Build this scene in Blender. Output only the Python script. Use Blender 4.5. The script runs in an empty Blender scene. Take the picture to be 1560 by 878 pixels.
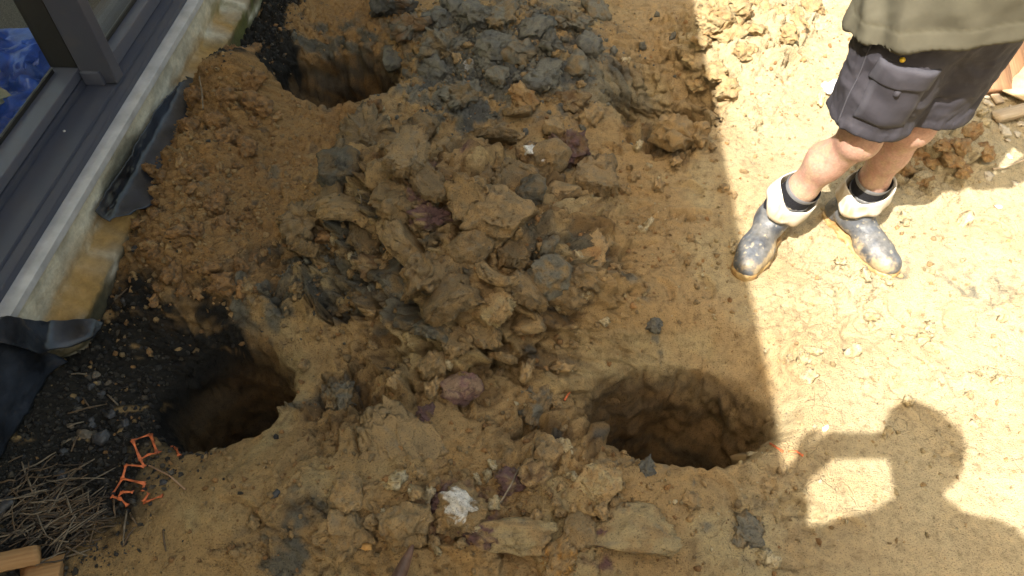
import bpy, bmesh, math, random
import numpy as np
from mathutils import Vector, Matrix

random.seed(7)
RNG = np.random.default_rng(7)
sc = bpy.context.scene
COL = sc.collection

# ------------------------------------------------------------------ camera, sky, sun, exposure
CAM_H = 1.70
PITCH = math.radians(51.0)
FOC = 1127.0                      # focal length in pixels of the 1560 px wide photograph
cam_data = bpy.data.cameras.new('camera')
cam_data.sensor_width = 36.0
cam_data.lens = 36.0 * FOC / 1560.0
cam_data.clip_start = 0.02
cam_data.clip_end = 400.0
cam = bpy.data.objects.new('camera', cam_data)
COL.objects.link(cam)
cam.location = (0, 0, CAM_H)
cam.rotation_euler = (math.radians(90) - PITCH, 0, 0)
sc.camera = cam

LIGHT = Vector((0.439, 0.463, -0.912)).normalized()      # direction the sunlight travels
world = bpy.data.worlds.new('World')
sc.world = world
world.use_nodes = True
wn = world.node_tree
sky = wn.nodes.new('ShaderNodeTexSky')
sky.sky_type = 'NISHITA'
sky.sun_disc = False
sky.sun_elevation = math.asin(-LIGHT.z)
sky.sun_rotation = math.atan2(-LIGHT.x, -LIGHT.y)
sky.air_density = 2.7
sky.dust_density = 9.0
sky.ozone_density = 0.0
bg = wn.nodes['Background']
bg.inputs['Strength'].default_value = 0.115
wn.links.new(sky.outputs[0], bg.inputs[0])
sun_data = bpy.data.lights.new('sun', 'SUN')
sun_data.energy = 5.0
sun_data.angle = math.radians(0.53)
sun_data.color = (1.0, 0.97, 0.91)
sun = bpy.data.objects.new('sun', sun_data)
COL.objects.link(sun)
sun.rotation_euler = LIGHT.to_track_quat('-Z', 'Y').to_euler()
sun.location = (-4, -4, 8)
vs = sc.view_settings
vs.view_transform = 'Standard'
vs.look = 'None'
vs.gamma = 1.0
vs.use_curve_mapping = False
vs.exposure = 1.27
sc.render.engine = 'CYCLES'
sc.cycles.use_denoising = True
sc.cycles.max_bounces = 8
sc.cycles.diffuse_bounces = 4
sc.cycles.transparent_max_bounces = 8

# ------------------------------------------------------------------ small maths
CF = np.array([0, math.cos(PITCH), -math.sin(PITCH)])
CU = np.array([0, math.sin(PITCH), math.cos(PITCH)])
CR = np.array([1.0, 0, 0])


def at(px, py, z):
    """Place in the yard: the point of height z that the photograph shows at pixel px, py."""
    d = CF + CR * ((px - 780) / FOC) + CU * ((439 - py) / FOC)
    t = (z - CAM_H) / d[2]
    return np.array([0, 0, CAM_H]) + d * t


def smooth(a, b, x):
    t = np.clip((x - a) / (b - a), 0, 1)
    return t * t * (3 - 2 * t)


U32 = np.uint32


def hsh(ix, iy, iz, seed):
    with np.errstate(over='ignore'):
        h = ix.astype(np.int64).astype(U32) * U32(0x9E3779B1)
        h = h ^ (iy.astype(np.int64).astype(U32) * U32(0x85EBCA77))
        if iz is not None:
            h = h ^ (iz.astype(np.int64).astype(U32) * U32(0xC2B2AE3D))
        h = h + U32((seed * 0x27D4EB2F) & 0xFFFFFFFF)
        h ^= h >> U32(15)
        h *= U32(0x2C1B3C6D)
        h ^= h >> U32(12)
        h *= U32(0x297A2D39)
        h ^= h >> U32(15)
    return h


_A = np.arange(16) * (2 * math.pi / 16) + 0.2
GX, GY = np.cos(_A).astype(np.float32), np.sin(_A).astype(np.float32)


def noise2(x, y, seed=0):
    x = np.asarray(x, np.float32)
    y = np.asarray(y, np.float32)
    ix, iy = np.floor(x), np.floor(y)
    fx, fy = x - ix, y - iy
    u = fx * fx * fx * (fx * (fx * 6 - 15) + 10)
    v = fy * fy * fy * (fy * (fy * 6 - 15) + 10)

    def g(dx, dy):
        h = hsh(ix + dx, iy + dy, None, seed) & U32(15)
        return GX[h] * (fx - dx) + GY[h] * (fy - dy)
    a = g(0, 0); b = g(1, 0); c = g(0, 1); d = g(1, 1)
    return (a + (b - a) * u + (c - a) * v + (a - b - c + d) * u * v) * 1.5


def fbm2(x, y, octv=4, seed=0, gain=0.5):
    s, a, f = 0, 1.0, 1.0
    for o in range(octv):
        s = s + a * noise2(x * f + 17.3 * o, y * f - 9.1 * o, seed + o)
        a *= gain
        f *= 2.03
    return s


G3 = np.array([(1, 1, 0), (-1, 1, 0), (1, -1, 0), (-1, -1, 0), (1, 0, 1), (-1, 0, 1), (1, 0, -1), (-1, 0, -1),
               (0, 1, 1), (0, -1, 1), (0, 1, -1), (0, -1, -1), (1, 1, 0), (-1, 1, 0), (0, -1, 1), (0, -1, -1)], np.float32)


def noise3(p, seed=0):
    p = np.asarray(p, np.float32)
    i = np.floor(p)
    f = p - i
    w = f * f * f * (f * (f * 6 - 15) + 10)
    out = 0
    for dx in (0, 1):
        for dy in (0, 1):
            for dz in (0, 1):
                h = hsh(i[..., 0] + dx, i[..., 1] + dy, i[..., 2] + dz, seed) & U32(15)
                g = G3[h]
                d = g[..., 0] * (f[..., 0] - dx) + g[..., 1] * (f[..., 1] - dy) + g[..., 2] * (f[..., 2] - dz)
                k = (w[..., 0] if dx else 1 - w[..., 0]) * (w[..., 1] if dy else 1 - w[..., 1]) * (w[..., 2] if dz else 1 - w[..., 2])
                out = out + d * k
    return out


def fbm3(p, octv=4, seed=0, gain=0.5):
    s, a, f = 0, 1.0, 1.0
    for o in range(octv):
        s = s + a * noise3(p * f + 11.7 * o, seed + o)
        a *= gain
        f *= 2.03
    return s


def worley(x, y, seed=0, jit=0.95):
    """nearest feature point: distance, second distance, offset to it, two random numbers of its cell"""
    x = np.asarray(x, np.float32)
    y = np.asarray(y, np.float32)
    ix, iy = np.floor(x), np.floor(y)
    f1 = np.full(x.shape, 9.0, np.float32)
    f2 = f1.copy()
    ox = np.zeros_like(f1); oy = np.zeros_like(f1)
    idh = np.zeros(x.shape, U32)
    for dx in (-1, 0, 1):
        for dy in (-1, 0, 1):
            h = hsh(ix + dx, iy + dy, None, seed)
            px = ix + dx + 0.5 + jit * ((h & U32(1023)).astype(np.float32) / 1023 - 0.5)
            py = iy + dy + 0.5 + jit * (((h >> U32(10)) & U32(1023)).astype(np.float32) / 1023 - 0.5)
            ax, ay = x - px, y - py
            d = ax * ax + ay * ay
            near = d < f1
            f2 = np.where(near, f1, np.minimum(f2, d))
            ox = np.where(near, ax, ox)
            oy = np.where(near, ay, oy)
            idh = np.where(near, h, idh)
            f1 = np.where(near, d, f1)
    h2 = hsh(idh.astype(np.int64), idh.astype(np.int64) >> 7, None, seed + 77)
    r1 = (h2 & U32(4095)).astype(np.float32) / 4095
    r2 = ((h2 >> U32(12)) & U32(4095)).astype(np.float32) / 4095
    return np.sqrt(f1), np.sqrt(f2), ox, oy, r1, r2


def crumbs(x, y, scale, seed, dens=0.8):
    f1, f2, ox, oy, r1, r2 = worley(x / scale, y / scale, seed)
    r = 0.28 + 0.42 * r1
    h = np.sqrt(np.clip(r * r - f1 * f1, 0, None))
    return h * scale * (r2 < dens)


def facets(x, y, scale, seed, slope=0.5, step=0.3, cre=0.16):
    wx = x + 0.28 * scale * noise2(x / scale * 1.7, y / scale * 1.7, seed + 5) + .08 * scale * noise2(x / scale * 6, y / scale * 6, seed + 8)
    wy = y + 0.28 * scale * noise2(x / scale * 1.7, y / scale * 1.7, seed + 6) + .08 * scale * noise2(x / scale * 6, y / scale * 6, seed + 9)
    f1, f2, ox, oy, r1, r2 = worley(wx / scale, wy / scale, seed)
    a = r1 * 6.283
    h = (np.cos(a) * ox + np.sin(a) * oy) * slope * scale + (r2 - 0.5) * 2 * step * scale
    crease = smooth(0.0, 0.14, f2 - f1)
    return h - (1 - crease) * cre * scale


# ------------------------------------------------------------------ mesh and object helpers
def tag(o, label=None, cat=None, group=None, kind=None):
    if label: o['label'] = label
    if cat: o['category'] = cat
    if group: o['group'] = group
    if kind: o['kind'] = kind
    return o


def empty(name, loc=(0, 0, 0), rz=0.0, parent=None):
    o = bpy.data.objects.new(name, None)
    COL.objects.link(o)
    o.location = loc
    o.rotation_euler = (0, 0, rz)
    o.empty_display_size = 0.05
    o.parent = parent
    return o


def npmesh(name, V, F, cols=None, flat=False):
    """mesh from arrays; F is (n,3) or (n,4), or a list of polygons"""
    V = np.asarray(V, np.float32)
    me = bpy.data.meshes.new(name)
    if isinstance(F, list):
        tot = np.array([len(f) for f in F])
        idx = np.concatenate([np.asarray(f) for f in F])
    else:
        F = np.asarray(F)
        tot = np.full(len(F), F.shape[1])
        idx = F.ravel()
    me.vertices.add(len(V))
    me.vertices.foreach_set('co', V.ravel())
    me.loops.add(len(idx))
    me.loops.foreach_set('vertex_index', idx.astype(np.int32))
    me.polygons.add(len(tot))
    st = np.concatenate([[0], np.cumsum(tot)[:-1]]).astype(np.int32)
    me.polygons.foreach_set('loop_start', st)
    me.update(calc_edges=True)
    if not flat:
        me.polygons.foreach_set('use_smooth', np.ones(len(tot), bool))
    if cols is not None:
        ca = me.color_attributes.new('Col', 'FLOAT_COLOR', 'POINT')
        c = np.ones((len(V), 4), np.float32)
        c[:, :3] = cols
        ca.data.foreach_set('color', c.ravel())
    return me


def link(name, me, mat, parent=None, loc=None, rot=None):
    o = bpy.data.objects.new(name, me)
    COL.objects.link(o)
    if mat is not None and not me.materials:
        me.materials.append(mat)
    o.parent = parent
    if loc is not None: o.location = loc
    if rot is not None: o.rotation_euler = rot
    return o


def box_vf(x0, x1, y0, y1, z0, z1):
    V = [(x0, y0, z0), (x1, y0, z0), (x1, y1, z0), (x0, y1, z0), (x0, y0, z1), (x1, y0, z1), (x1, y1, z1), (x0, y1, z1)]
    F = [(0, 3, 2, 1), (4, 5, 6, 7), (0, 1, 5, 4), (1, 2, 6, 5), (2, 3, 7, 6), (3, 0, 4, 7)]
    return V, F


def bevel_box(name, ext, mat, parent=None, bev=0.003, seg=2, loc=None, rot=None):
    V, F = box_vf(*ext)
    bm = bmesh.new()
    vs_ = [bm.verts.new(v) for v in V]
    for f in F:
        bm.faces.new([vs_[i] for i in f])
    if bev:
        bmesh.ops.bevel(bm, geom=list(bm.edges), offset=bev, segments=seg, affect='EDGES', profile=0.6)
    me = bpy.data.meshes.new(name)
    bm.to_mesh(me)
    bm.free()
    return link(name, me, mat, parent, loc, rot)


def extrude_profile(name, prof, y0, y1, mat, parent=None):
    """closed x-z profile (counter-clockwise seen from -y) swept along y"""
    n = len(prof)
    V = [(p[0], y0, p[1]) for p in prof] + [(p[0], y1, p[1]) for p in prof]
    F = [[i, (i + 1) % n, n + (i + 1) % n, n + i] for i in range(n)]
    F += [list(range(n))[::-1], list(range(n, 2 * n))]
    bm = bmesh.new()
    vv = [bm.verts.new(v) for v in V]
    for f in F:
        bm.faces.new([vv[i] for i in f])
    bmesh.ops.recalc_face_normals(bm, faces=list(bm.faces))
    le = [e for e in bm.edges if abs(e.verts[0].co.y - e.verts[1].co.y) > 0.1]
    bmesh.ops.bevel(bm, geom=le, offset=0.0015, segments=2, affect='EDGES')
    me = bpy.data.meshes.new(name)
    bm.to_mesh(me)
    bm.free()
    return link(name, me, mat, parent)


def tube_vf(pts, rad, n=6, flatten=1.0, cap=True):
    pts = np.asarray(pts, float)
    m = len(pts)
    rad = np.full(m, rad) if np.isscalar(rad) else np.asarray(rad, float)
    V, F = [], []
    up = np.array([0.13, 0.21, 1.0])
    for i in range(m):
        t = pts[min(i + 1, m - 1)] - pts[max(i - 1, 0)]
        t = t / (np.linalg.norm(t) + 1e-9)
        a = np.cross(t, up)
        if np.linalg.norm(a) < 1e-3: a = np.cross(t, np.array([1.0, 0, 0]))
        a /= np.linalg.norm(a)
        b = np.cross(a, t)
        for k in range(n):
            an = 2 * math.pi * k / n
            V.append(pts[i] + rad[i] * (math.cos(an) * a + flatten * math.sin(an) * b))
    for i in range(m - 1):
        for k in range(n):
            F.append([i * n + k, i * n + (k + 1) % n, (i + 1) * n + (k + 1) % n, (i + 1) * n + k])
    if cap:
        F.append(list(range(n))[::-1])
        F.append(list(range((m - 1) * n, m * n)))
    return V, F


def tube(name, pts, rad, mat, parent=None, n=6, flatten=1.0):
    V, F = tube_vf(pts, rad, n, flatten)
    return link(name, npmesh(name, V, F), mat, parent)


# ------------------------------------------------------------------ materials
def new_mat(name):
    m = bpy.data.materials.new(name)
    m.use_nodes = True
    nt = m.node_tree
    return m, nt, nt.nodes['Principled BSDF']


def nd(nt, typ, **kw):
    n = nt.nodes.new(typ)
    for k, v in kw.items():
        setattr(n, k, v)
    return n


def noise_node(nt, scale, detail=4, rough=0.6, vec=None):
    n = nd(nt, 'ShaderNodeTexNoise')
    n.inputs['Scale'].default_value = scale
    n.inputs['Detail'].default_value = detail
    n.inputs['Roughness'].default_value = rough
    if vec is not None: nt.links.new(vec, n.inputs['Vector'])
    return n


def ramp(nt, src, stops):
    r = nd(nt, 'ShaderNodeValToRGB')
    e = r.color_ramp.elements
    while len(e) < len(stops): e.new(0.5)
    for k, (p, c) in enumerate(stops):
        e[k].position = p
        e[k].color = c if len(c) == 4 else (*c, 1)
    nt.links.new(src, r.inputs[0])
    return r


def mixc(nt, fac, a, b, mode='MIX'):
    m = nd(nt, 'ShaderNodeMix', data_type='RGBA', blend_type=mode)
    for sock, v in ((m.inputs[0], fac), (m.inputs[6], a), (m.inputs[7], b)):
        if hasattr(v, 'is_output'): nt.links.new(v, sock)
        elif isinstance(v, (int, float)): sock.default_value = v
        else: sock.default_value = (*v, 1)
    return m.outputs[2]


def bump(nt, bsdf, hs, dist=0.002, strength=1.0):
    """hs: list of (height socket, weight)"""
    acc = None
    for s, w in hs:
        m = nd(nt, 'ShaderNodeMath', operation='MULTIPLY')
        nt.links.new(s, m.inputs[0])
        m.inputs[1].default_value = w
        if acc is None: acc = m.outputs[0]
        else:
            a = nd(nt, 'ShaderNodeMath', operation='ADD')
            nt.links.new(acc, a.inputs[0]); nt.links.new(m.outputs[0], a.inputs[1])
            acc = a.outputs[0]
    b = nd(nt, 'ShaderNodeBump')
    b.inputs['Distance'].default_value = dist
    b.inputs['Strength'].default_value = strength
    nt.links.new(acc, b.inputs['Height'])
    nt.links.new(b.outputs[0], bsdf.inputs['Normal'])


def earth_material(name, fine=1.0, rough=(0.62, 0.95)):
    """colour comes from the soil type stored on the mesh, broken up by grain"""
    m, nt, b = new_mat(name)
    co = nd(nt, 'ShaderNodeTexCoord').outputs['Object']
    at_ = nd(nt, 'ShaderNodeAttribute', attribute_name='Col')
    n1 = noise_node(nt, 42, 5, 0.68, co)
    n2 = noise_node(nt, 260, 3, 0.7, co)
    v1 = ramp(nt, n1.outputs[0], [(0.30, (0.58, 0.54, 0.49)), (0.48, (1.0, 1.0, 1.0)), (0.72, (1.25, 1.22, 1.14))])
    v2 = ramp(nt, n2.outputs[0], [(0.34, (0.30, 0.28, 0.26)), (0.43, (.95, .95, .95)), (0.6, (1.04, 1.03, 1.0)), (0.75, (1.3, 1.28, 1.24))])
    c = mixc(nt, 0.8, at_.outputs['Color'], v1.outputs[0], 'MULTIPLY')
    c = mixc(nt, 0.85, c, v2.outputs[0], 'MULTIPLY')
    nt.links.new(c, b.inputs['Base Color'])
    r = nd(nt, 'ShaderNodeMapRange')
    r.inputs[3].default_value, r.inputs[4].default_value = rough
    nt.links.new(n1.outputs[0], r.inputs[0])
    nt.links.new(r.outputs[0], b.inputs['Roughness'])
    b.inputs['Specular IOR Level'].default_value = 0.3
    wv = nd(nt, 'ShaderNodeVectorMath', operation='ADD')
    wn_ = noise_node(nt, 30, 2, .6, co)
    wsc = nd(nt, 'ShaderNodeVectorMath', operation='SCALE'); wsc.inputs['Scale'].default_value = .03
    nt.links.new(wn_.outputs['Color'], wsc.inputs[0])
    nt.links.new(co, wv.inputs[0]); nt.links.new(wsc.outputs[0], wv.inputs[1])
    hts = []
    for sc_, wd in ((20, .035),):
        ve = nd(nt, 'ShaderNodeTexVoronoi', feature='DISTANCE_TO_EDGE')
        ve.inputs['Scale'].default_value = sc_
        nt.links.new(wv.outputs[0], ve.inputs['Vector'])
        cr = ramp(nt, ve.outputs['Distance'], [(0.0, (0, 0, 0)), (wd, (1, 1, 1))])
        mk = noise_node(nt, sc_ * .35, 2, .6, co)
        mr = ramp(nt, mk.outputs[0], [(.55, (1, 1, 1)), (.62, (0, 0, 0))])
        mxx = nd(nt, 'ShaderNodeMath', operation='MAXIMUM')
        nt.links.new(cr.outputs[0], mxx.inputs[0]); nt.links.new(mr.outputs[0], mxx.inputs[1])
        hts.append((mxx.outputs[0], .5))
    bump(nt, b, [(n1.outputs[0], .55), (n2.outputs[0], 1.3)] + hts, 0.0075 * fine, 1.0)
    return m


def plain(name, color, rough=0.6, metal=0.0, var=0.12, scale=30, bmp=0.0, bscale=200, spec=0.5, sheen=0.0):
    m, nt, b = new_mat(name)
    co = nd(nt, 'ShaderNodeTexCoord').outputs['Object']
    n = noise_node(nt, scale, 5, 0.6, co)
    lo = tuple(c * (1 - 2 * var) for c in color)
    hi = tuple(min(1, c * (1 + 2 * var)) for c in color)
    r = ramp(nt, n.outputs[0], [(0.3, lo), (0.7, hi)])
    nt.links.new(r.outputs[0], b.inputs['Base Color'])
    b.inputs['Roughness'].default_value = rough
    b.inputs['Metallic'].default_value = metal
    b.inputs['Specular IOR Level'].default_value = spec
    if sheen:
        b.inputs['Sheen Weight'].default_value = sheen
    if bmp:
        n2 = noise_node(nt, bscale, 4, 0.6, co)
        bump(nt, b, [(n2.outputs[0], 1.0)], bmp)
    return m


def attr_mat(name, rough=0.6, bmp=0.001, bscale=250, spec=0.4, var=0.3, vscale=90):
    m, nt, b = new_mat(name)
    co = nd(nt, 'ShaderNodeTexCoord').outputs['Object']
    a = nd(nt, 'ShaderNodeAttribute', attribute_name='Col')
    n = noise_node(nt, vscale, 5, 0.65, co)
    r = ramp(nt, n.outputs[0], [(0.3, (1 - var,) * 3), (0.7, (1 + var * 0.6,) * 3)])
    c = mixc(nt, 1.0, a.outputs['Color'], r.outputs[0], 'MULTIPLY')
    nt.links.new(c, b.inputs['Base Color'])
    b.inputs['Roughness'].default_value = rough
    b.inputs['Specular IOR Level'].default_value = spec
    n2 = noise_node(nt, bscale, 4, 0.6, co)
    bump(nt, b, [(n2.outputs[0], 1.0), (n.outputs[0], 1.5)], bmp)
    return m


M_EARTH = earth_material('earth')
M_CLOD = earth_material('clod_clay', 0.8, (0.36, 0.80))
M_CLOD.node_tree.nodes['Principled BSDF'].inputs['Specular IOR Level'].default_value = 0.5

TAN = np.array((0.43, 0.282, 0.126))
PALE = np.array((0.47, 0.355, 0.180))
ORANGE = np.array((0.36, 0.195, 0.072))
OCHRE = np.array((0.46, 0.245, 0.065))
OLIVE = np.array((0.295, 0.205, 0.100))
GREY = np.array((0.190, 0.176, 0.136))
SLATE = np.array((0.118, 0.115, 0.102))
BLACK = np.array((0.026, 0.023, 0.019))
PURPLE = np.array((0.165, 0.088, 0.082))
BROWN = np.array((0.17, 0.098, 0.042))
WHITE = np.array((0.82, 0.80, 0.76))

# ------------------------------------------------------------------ the ground
HX0, HY0, HROT = -1.2, 1.64, math.radians(-3.0)          # the house wall's line


def wall_x(x, y):
    """distance out from the face of the house"""
    c, s = math.cos(HROT), math.sin(HROT)
    return (x - HX0) * c + (y - HY0) * s


def gaus(x, y, px, py, z, rx, ry, p=1.0):
    c = at(px, py, z)
    return np.exp(-(((x - c[0]) / rx) ** 2 + ((y - c[1]) / ry) ** 2) ** p)


MOUNDS = [(-20, 720, .10, .13, .30), (60, 600, .03, .12, .2), (690, 310, .27, .34, .30), (850, 400, .10, .20, .22), (740, 480, .10, .22, .16), (560, 300, .10, .2, .2),
          (300, 240, .15, .24, .42), (360, 130, .16, .15, .16), (310, 400, .08, .20, .18),
          (770, 40, .15, .45, .40), (650, 740, .09, .50, .22), (400, 770, .05, .30, .16), (960, 740, .05, .25, .1),
          (1150, 30, .06, .35, .25), (1090, 30, .06, .12, .2), (400, 470, .07, .12, .10), (600, 180, .06, .3, .15),
          (1450, 210, .10, .22, .25), (930, 500, .03, .15, .15), (1000, 110, -.05, .14, .25)]
# centre, radii, depth, funnel width, funnel depth, direction the funnel faces
HOLES = [dict(c=(0.440, 0.985), a=.255, b=.185, d=.80, fw=.75, fd=.12, fa=math.radians(85)),
         dict(c=(-0.775, 1.035), a=.190, b=.178, d=.85, fw=.7, fd=.07, fa=math.radians(130)),
         dict(c=(-0.68, 2.42), a=.26, b=.235, d=.85, rag=1.8, fw=.35, fd=.06, fa=math.radians(60)),
         dict(c=(0.57, 2.27), a=.215, b=.150, d=.20, fw=1.0, fd=.10, fa=math.radians(70), rag=3.0, bore=.35)]


def base_height(x, y):
    z = np.zeros_like(x)
    for (px, py, h, rx, ry) in MOUNDS:
        z = z + h * gaus(x, y, px, py, h * 0.7, rx, ry)
    z = z + 0.022 * fbm2(x * 2.1, y * 2.1, 3, 31)
    z = z - 0.05 * gaus(x, y, 80, 690, 0, .3, .35)
    z = z + 0.06 * smooth(0.1, -0.1, wall_x(x, y)) * 0
    z = z + 0.30 * smooth(0.42, 0.02, y) * smooth(-0.6, -0.25, x)      # bank the photographer stands on
    far = smooth(3.4, 8.0, np.abs(x)) + smooth(4.0, 9.0, y)
    z = z * (1 - np.clip(far, 0, 1) * 0.7)
    w = wall_x(x, y)
    z = np.where(w < -0.03, np.minimum(z, 0.12), z)
    return z


def ring_coords():
    xs = list(np.arange(-1.34, 2.30, 0.0045))
    s, x = 0.006, xs[-1]
    while x < 60:
        x += s; s *= 1.22; xs.append(x)
    s, x = 0.006, xs[0]
    left = []
    while x > -60:
        x -= s; s *= 1.22; left.append(x)
    xs = left[::-1] + xs
    ys, y = [], 0.46
    while y < 3.2:
        ys.append(y)
        y += 0.0030 + 0.0026 * (y - 0.46) / 2.74
    s = 0.007
    while y < 80:
        ys.append(y); y += s; s *= 1.22
    s, y = 0.006, ys[0]
    low = []
    while y > -50:
        y -= s; s *= 1.22; low.append(y)
    ys = low[::-1] + ys
    return np.array(xs), np.array(ys)


GXS, GYS = ring_coords()
X, Y = np.meshgrid(GXS.astype(np.float32), GYS.astype(np.float32))
X0, Y0 = X.copy(), Y.copy()
Z = base_height(X, Y)
wallm = np.zeros_like(X)                                  # 1 on the drilled walls
deep = np.zeros_like(X)
for hi, h in enumerate(HOLES):
    cx, cy = h['c']
    dx, dy = X - cx, Y - cy
    ang = np.arctan2(dy, dx)
    rag = 1 + h.get('rag', 1.0) * 0.05 * noise2(np.cos(ang) * 2.2 + hi * 7, np.sin(ang) * 2.2, 3) + h.get('rag', 1.0) * 0.03 * noise2(np.cos(ang) * 9 + hi * 7, np.sin(ang) * 9, 4)
    rho = np.sqrt((dx / h['a']) ** 2 + (dy / h['b']) ** 2) / rag
    rho = np.maximum(rho, 1e-4)
    sel = rho < 3.0
    face = 0.5 + 0.5 * np.cos(ang - h['fa'])
    fw = h['fw'] * face ** 2 + 0.10
    fun = np.clip(1 - (rho - 1) / fw, 0, 1)
    fun = fun * fun * (3 - 2 * fun)
    drop = h['fd'] * fun * face + 0.018 * np.clip(1 - (rho - 1) / 0.10, 0, 1) ** 2
    s = np.clip((1 - rho) / 0.68, 0, 1)
    floor_ = np.clip((0.32 - rho) / 0.32, 0, 1)
    rx_, ry_ = cx + dx / rho, cy + dy / rho
    zr = base_height(rx_, ry_)
    ra = np.where(rho < 0.32, rho / 0.32 * 0.84, 1 - 0.16 * s ** 0.8)
    shp = s ** 1.15
    zin = (zr - drop) * (1 - shp) + (-h['d']) * shp + 0.03 * floor_
    ins = rho < 1
    nx_ = cx + dx / rho * ra
    ny_ = cy + dy / rho * ra
    X = np.where(ins, nx_, X)
    Y = np.where(ins, ny_, Y)
    Z = np.where(ins, zin, np.where(sel, Z - drop, Z))
    wallm = np.maximum(wallm, smooth(1.06, 0.93, rho) * h.get('bore', 1.0))
    deep = np.maximum(deep, s * h.get('bore', 1.0))

# soil zones
wrp = 0.09 * fbm2(X0 * 6, Y0 * 6, 4, 91, .6)
xa, ya = X0 + wrp, Y0 + 0.09 * fbm2(X0 * 6, Y0 * 6, 4, 95, .6)


def zone(lst):
    m = 0
    for (px, py, z, rx, ry) in lst:
        m = np.maximum(m, gaus(xa, ya, px, py, z, rx, ry, 2.0))
    return np.clip(m * 1.4, 0, 1)


Z_LOOSE = zone([(300, 260, .15, .34, .55), (300, 420, .08, .25, .22), (480, 60, .05, .36, .5), (400, 180, .1, .35, .3)])
Z_TORN = zone([(680, 330, .2, .40, .36), (840, 390, .1, .22, .26), (730, 500, .1, .28, .16), (520, 420, .05, .22, .18),
               (540, 600, .05, .14, .12), (850, 680, .05, .12, .12), (1010, 200, .02, .14, .1)])
Z_FORE = zone([(700, 800, .08, .42, .14)])
Z_GREY = zone([(760, 60, .15, .46, .36), (700, 140, .1, .22, .2)])
Z_BLACK = zone([(60, 640, 0, .34, .40), (210, 570, 0, .22, .24), (290, 520, 0, .12, .13), (20, 760, 0, .25, .22), (400, 60, 0, .10, .45)])
Z_ROUGH = zone([(1130, 40, .06, .34, .26), (1420, 230, .1, .2, .16), (1030, 160, -.05, .2, .3)])
Z_DARKT = zone([(490, 420, .05, .20, .14), (640, 480, .05, .12, .08), (850, 430, .1, .1, .12), (470, 840, .05, .08, .10), (400, 470, .05, .1, .06), (520, 110, -.1, .2, .2)])
# detail relief, laid on along the surface normal
shx = X + 0.8 * Z
shy = Y + 0.62 * Z
rel = 0.006 * fbm2(shx * 6, shy * 6, 2, 11) + 0.0030 * fbm2(shx * 50, shy * 50, 3, 12, 0.75)
loose = 0.55 * crumbs(shx, shy, .050, 21, .45) + 0.8 * crumbs(shx, shy, .026, 22, .75) + 0.8 * crumbs(shx + .01, shy, .013, 23, .9)
torn = facets(shx, shy, .120, 24, .65, .24) + facets(shx, shy, .052, 25, .65, .24) + .8 * facets(shx, shy, .022, 46, .5, .2) + 0.4 * crumbs(shx, shy, .014, 26, .6)
grit = 0.8 * crumbs(shx, shy, .020, 27, .5) + 0.85 * crumbs(shx, shy, .0115, 28, .85)
flake = facets(shx, shy, .170, 29, .035, .013, .030) + facets(shx, shy, .070, 30, .07, .034, .06) * smooth(-.2, .3, fbm2(shx * 4, shy * 4, 2, 43)) + facets(shx, shy, .034, 44, .14, .09, .07) * smooth(.15, .5, fbm2(shx * 5 + 9, shy * 5, 3, 45))
nr = fbm2(shx * 5.2, shy * 5.2, 4, 33, 0.55)
crk = np.abs(fbm2(shx * 7.5 + 3, shy * 7.5, 4, 35, 0.55))
crkm = smooth(0.06, 0.3, fbm2(shx * 3.1, shy * 3.1, 2, 37))
crack = -0.020 * smooth(0.022, 0.0, crk) * crkm
terr = nr * 4.0
terr = (np.floor(terr) + smooth(0.35, 0.65, terr - np.floor(terr))) / 4.0
w_t = np.clip(Z_TORN + 0.55 * Z_ROUGH + .30 * Z_FORE, 0, 1)
w_l = np.clip(np.maximum(Z_LOOSE, 0.8 * Z_GREY) * (1 - 0.7 * Z_TORN), 0, 1)
w_b = Z_BLACK
w_s = np.clip(1 - w_t - w_l - w_b, 0, 1)
rel = rel * (0.30 + 0.85 * (w_t + w_l)) + w_l * loose + w_t * torn + w_b * grit + w_s * (.12 + 1.45 * smooth(-.15, .55, fbm2(shx * 2.6 + 4, shy * 2.6, 3, 47))) * (flake + crack + 0.005 * terr + 0.45 * crumbs(shx, shy, .012, 38, .16) + .35 * crumbs(shx, shy, .026, 39, .06))
rel = rel + (Z_GREY + .5 * Z_DARKT) * (0.55 * facets(shx, shy, .05, 41, .5, .22))
# bootprint rims pressed into the clay
for (px, py, r, a0) in [(1045, 300, .07, 1.2), (1035, 345, .075, 1.5), (1070, 340, .06, 1.7), (1060, 440, .06, 0.2), (985, 330, .07, 2.2), (1000, 445, .06, 0.2),
                        (1010, 400, .09, 2.5), (930, 235, .05, .8), (1290, 250, .08, 1.0), (1330, 520, .09, 2.0), (1240, 560, .08, 2.9), (1420, 560, .08, .5), (1250, 440, .07, .3), (1480, 500, .08, 2.2), (1200, 480, .06, 1.4), (1390, 470, .07, 3.6), (1510, 360, .07, 1.0), (1180, 200, .07, 2.0), (1230, 100, .09, 1.0), (560, 690, .10, 2.8), (420, 800, .09, 1.0), (1080, 760, .08, .6), (1300, 840, .08, 2.0)]:
    c = at(px, py, 0.0)
    d = np.hypot(shx - c[0], shy - c[1])
    a = np.arctan2(shy - c[1], shx - c[0])
    da = np.abs(np.angle(np.exp(1j * (a - a0))))
    arc = smooth(1.3, 0.7, da)
    rel = rel - 0.016 * smooth(r, r - 0.010, d) * smooth(0.2 * r, r, d) * arc + 0.006 * np.exp(-((d - r - .007) / .007) ** 2) * arc
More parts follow.
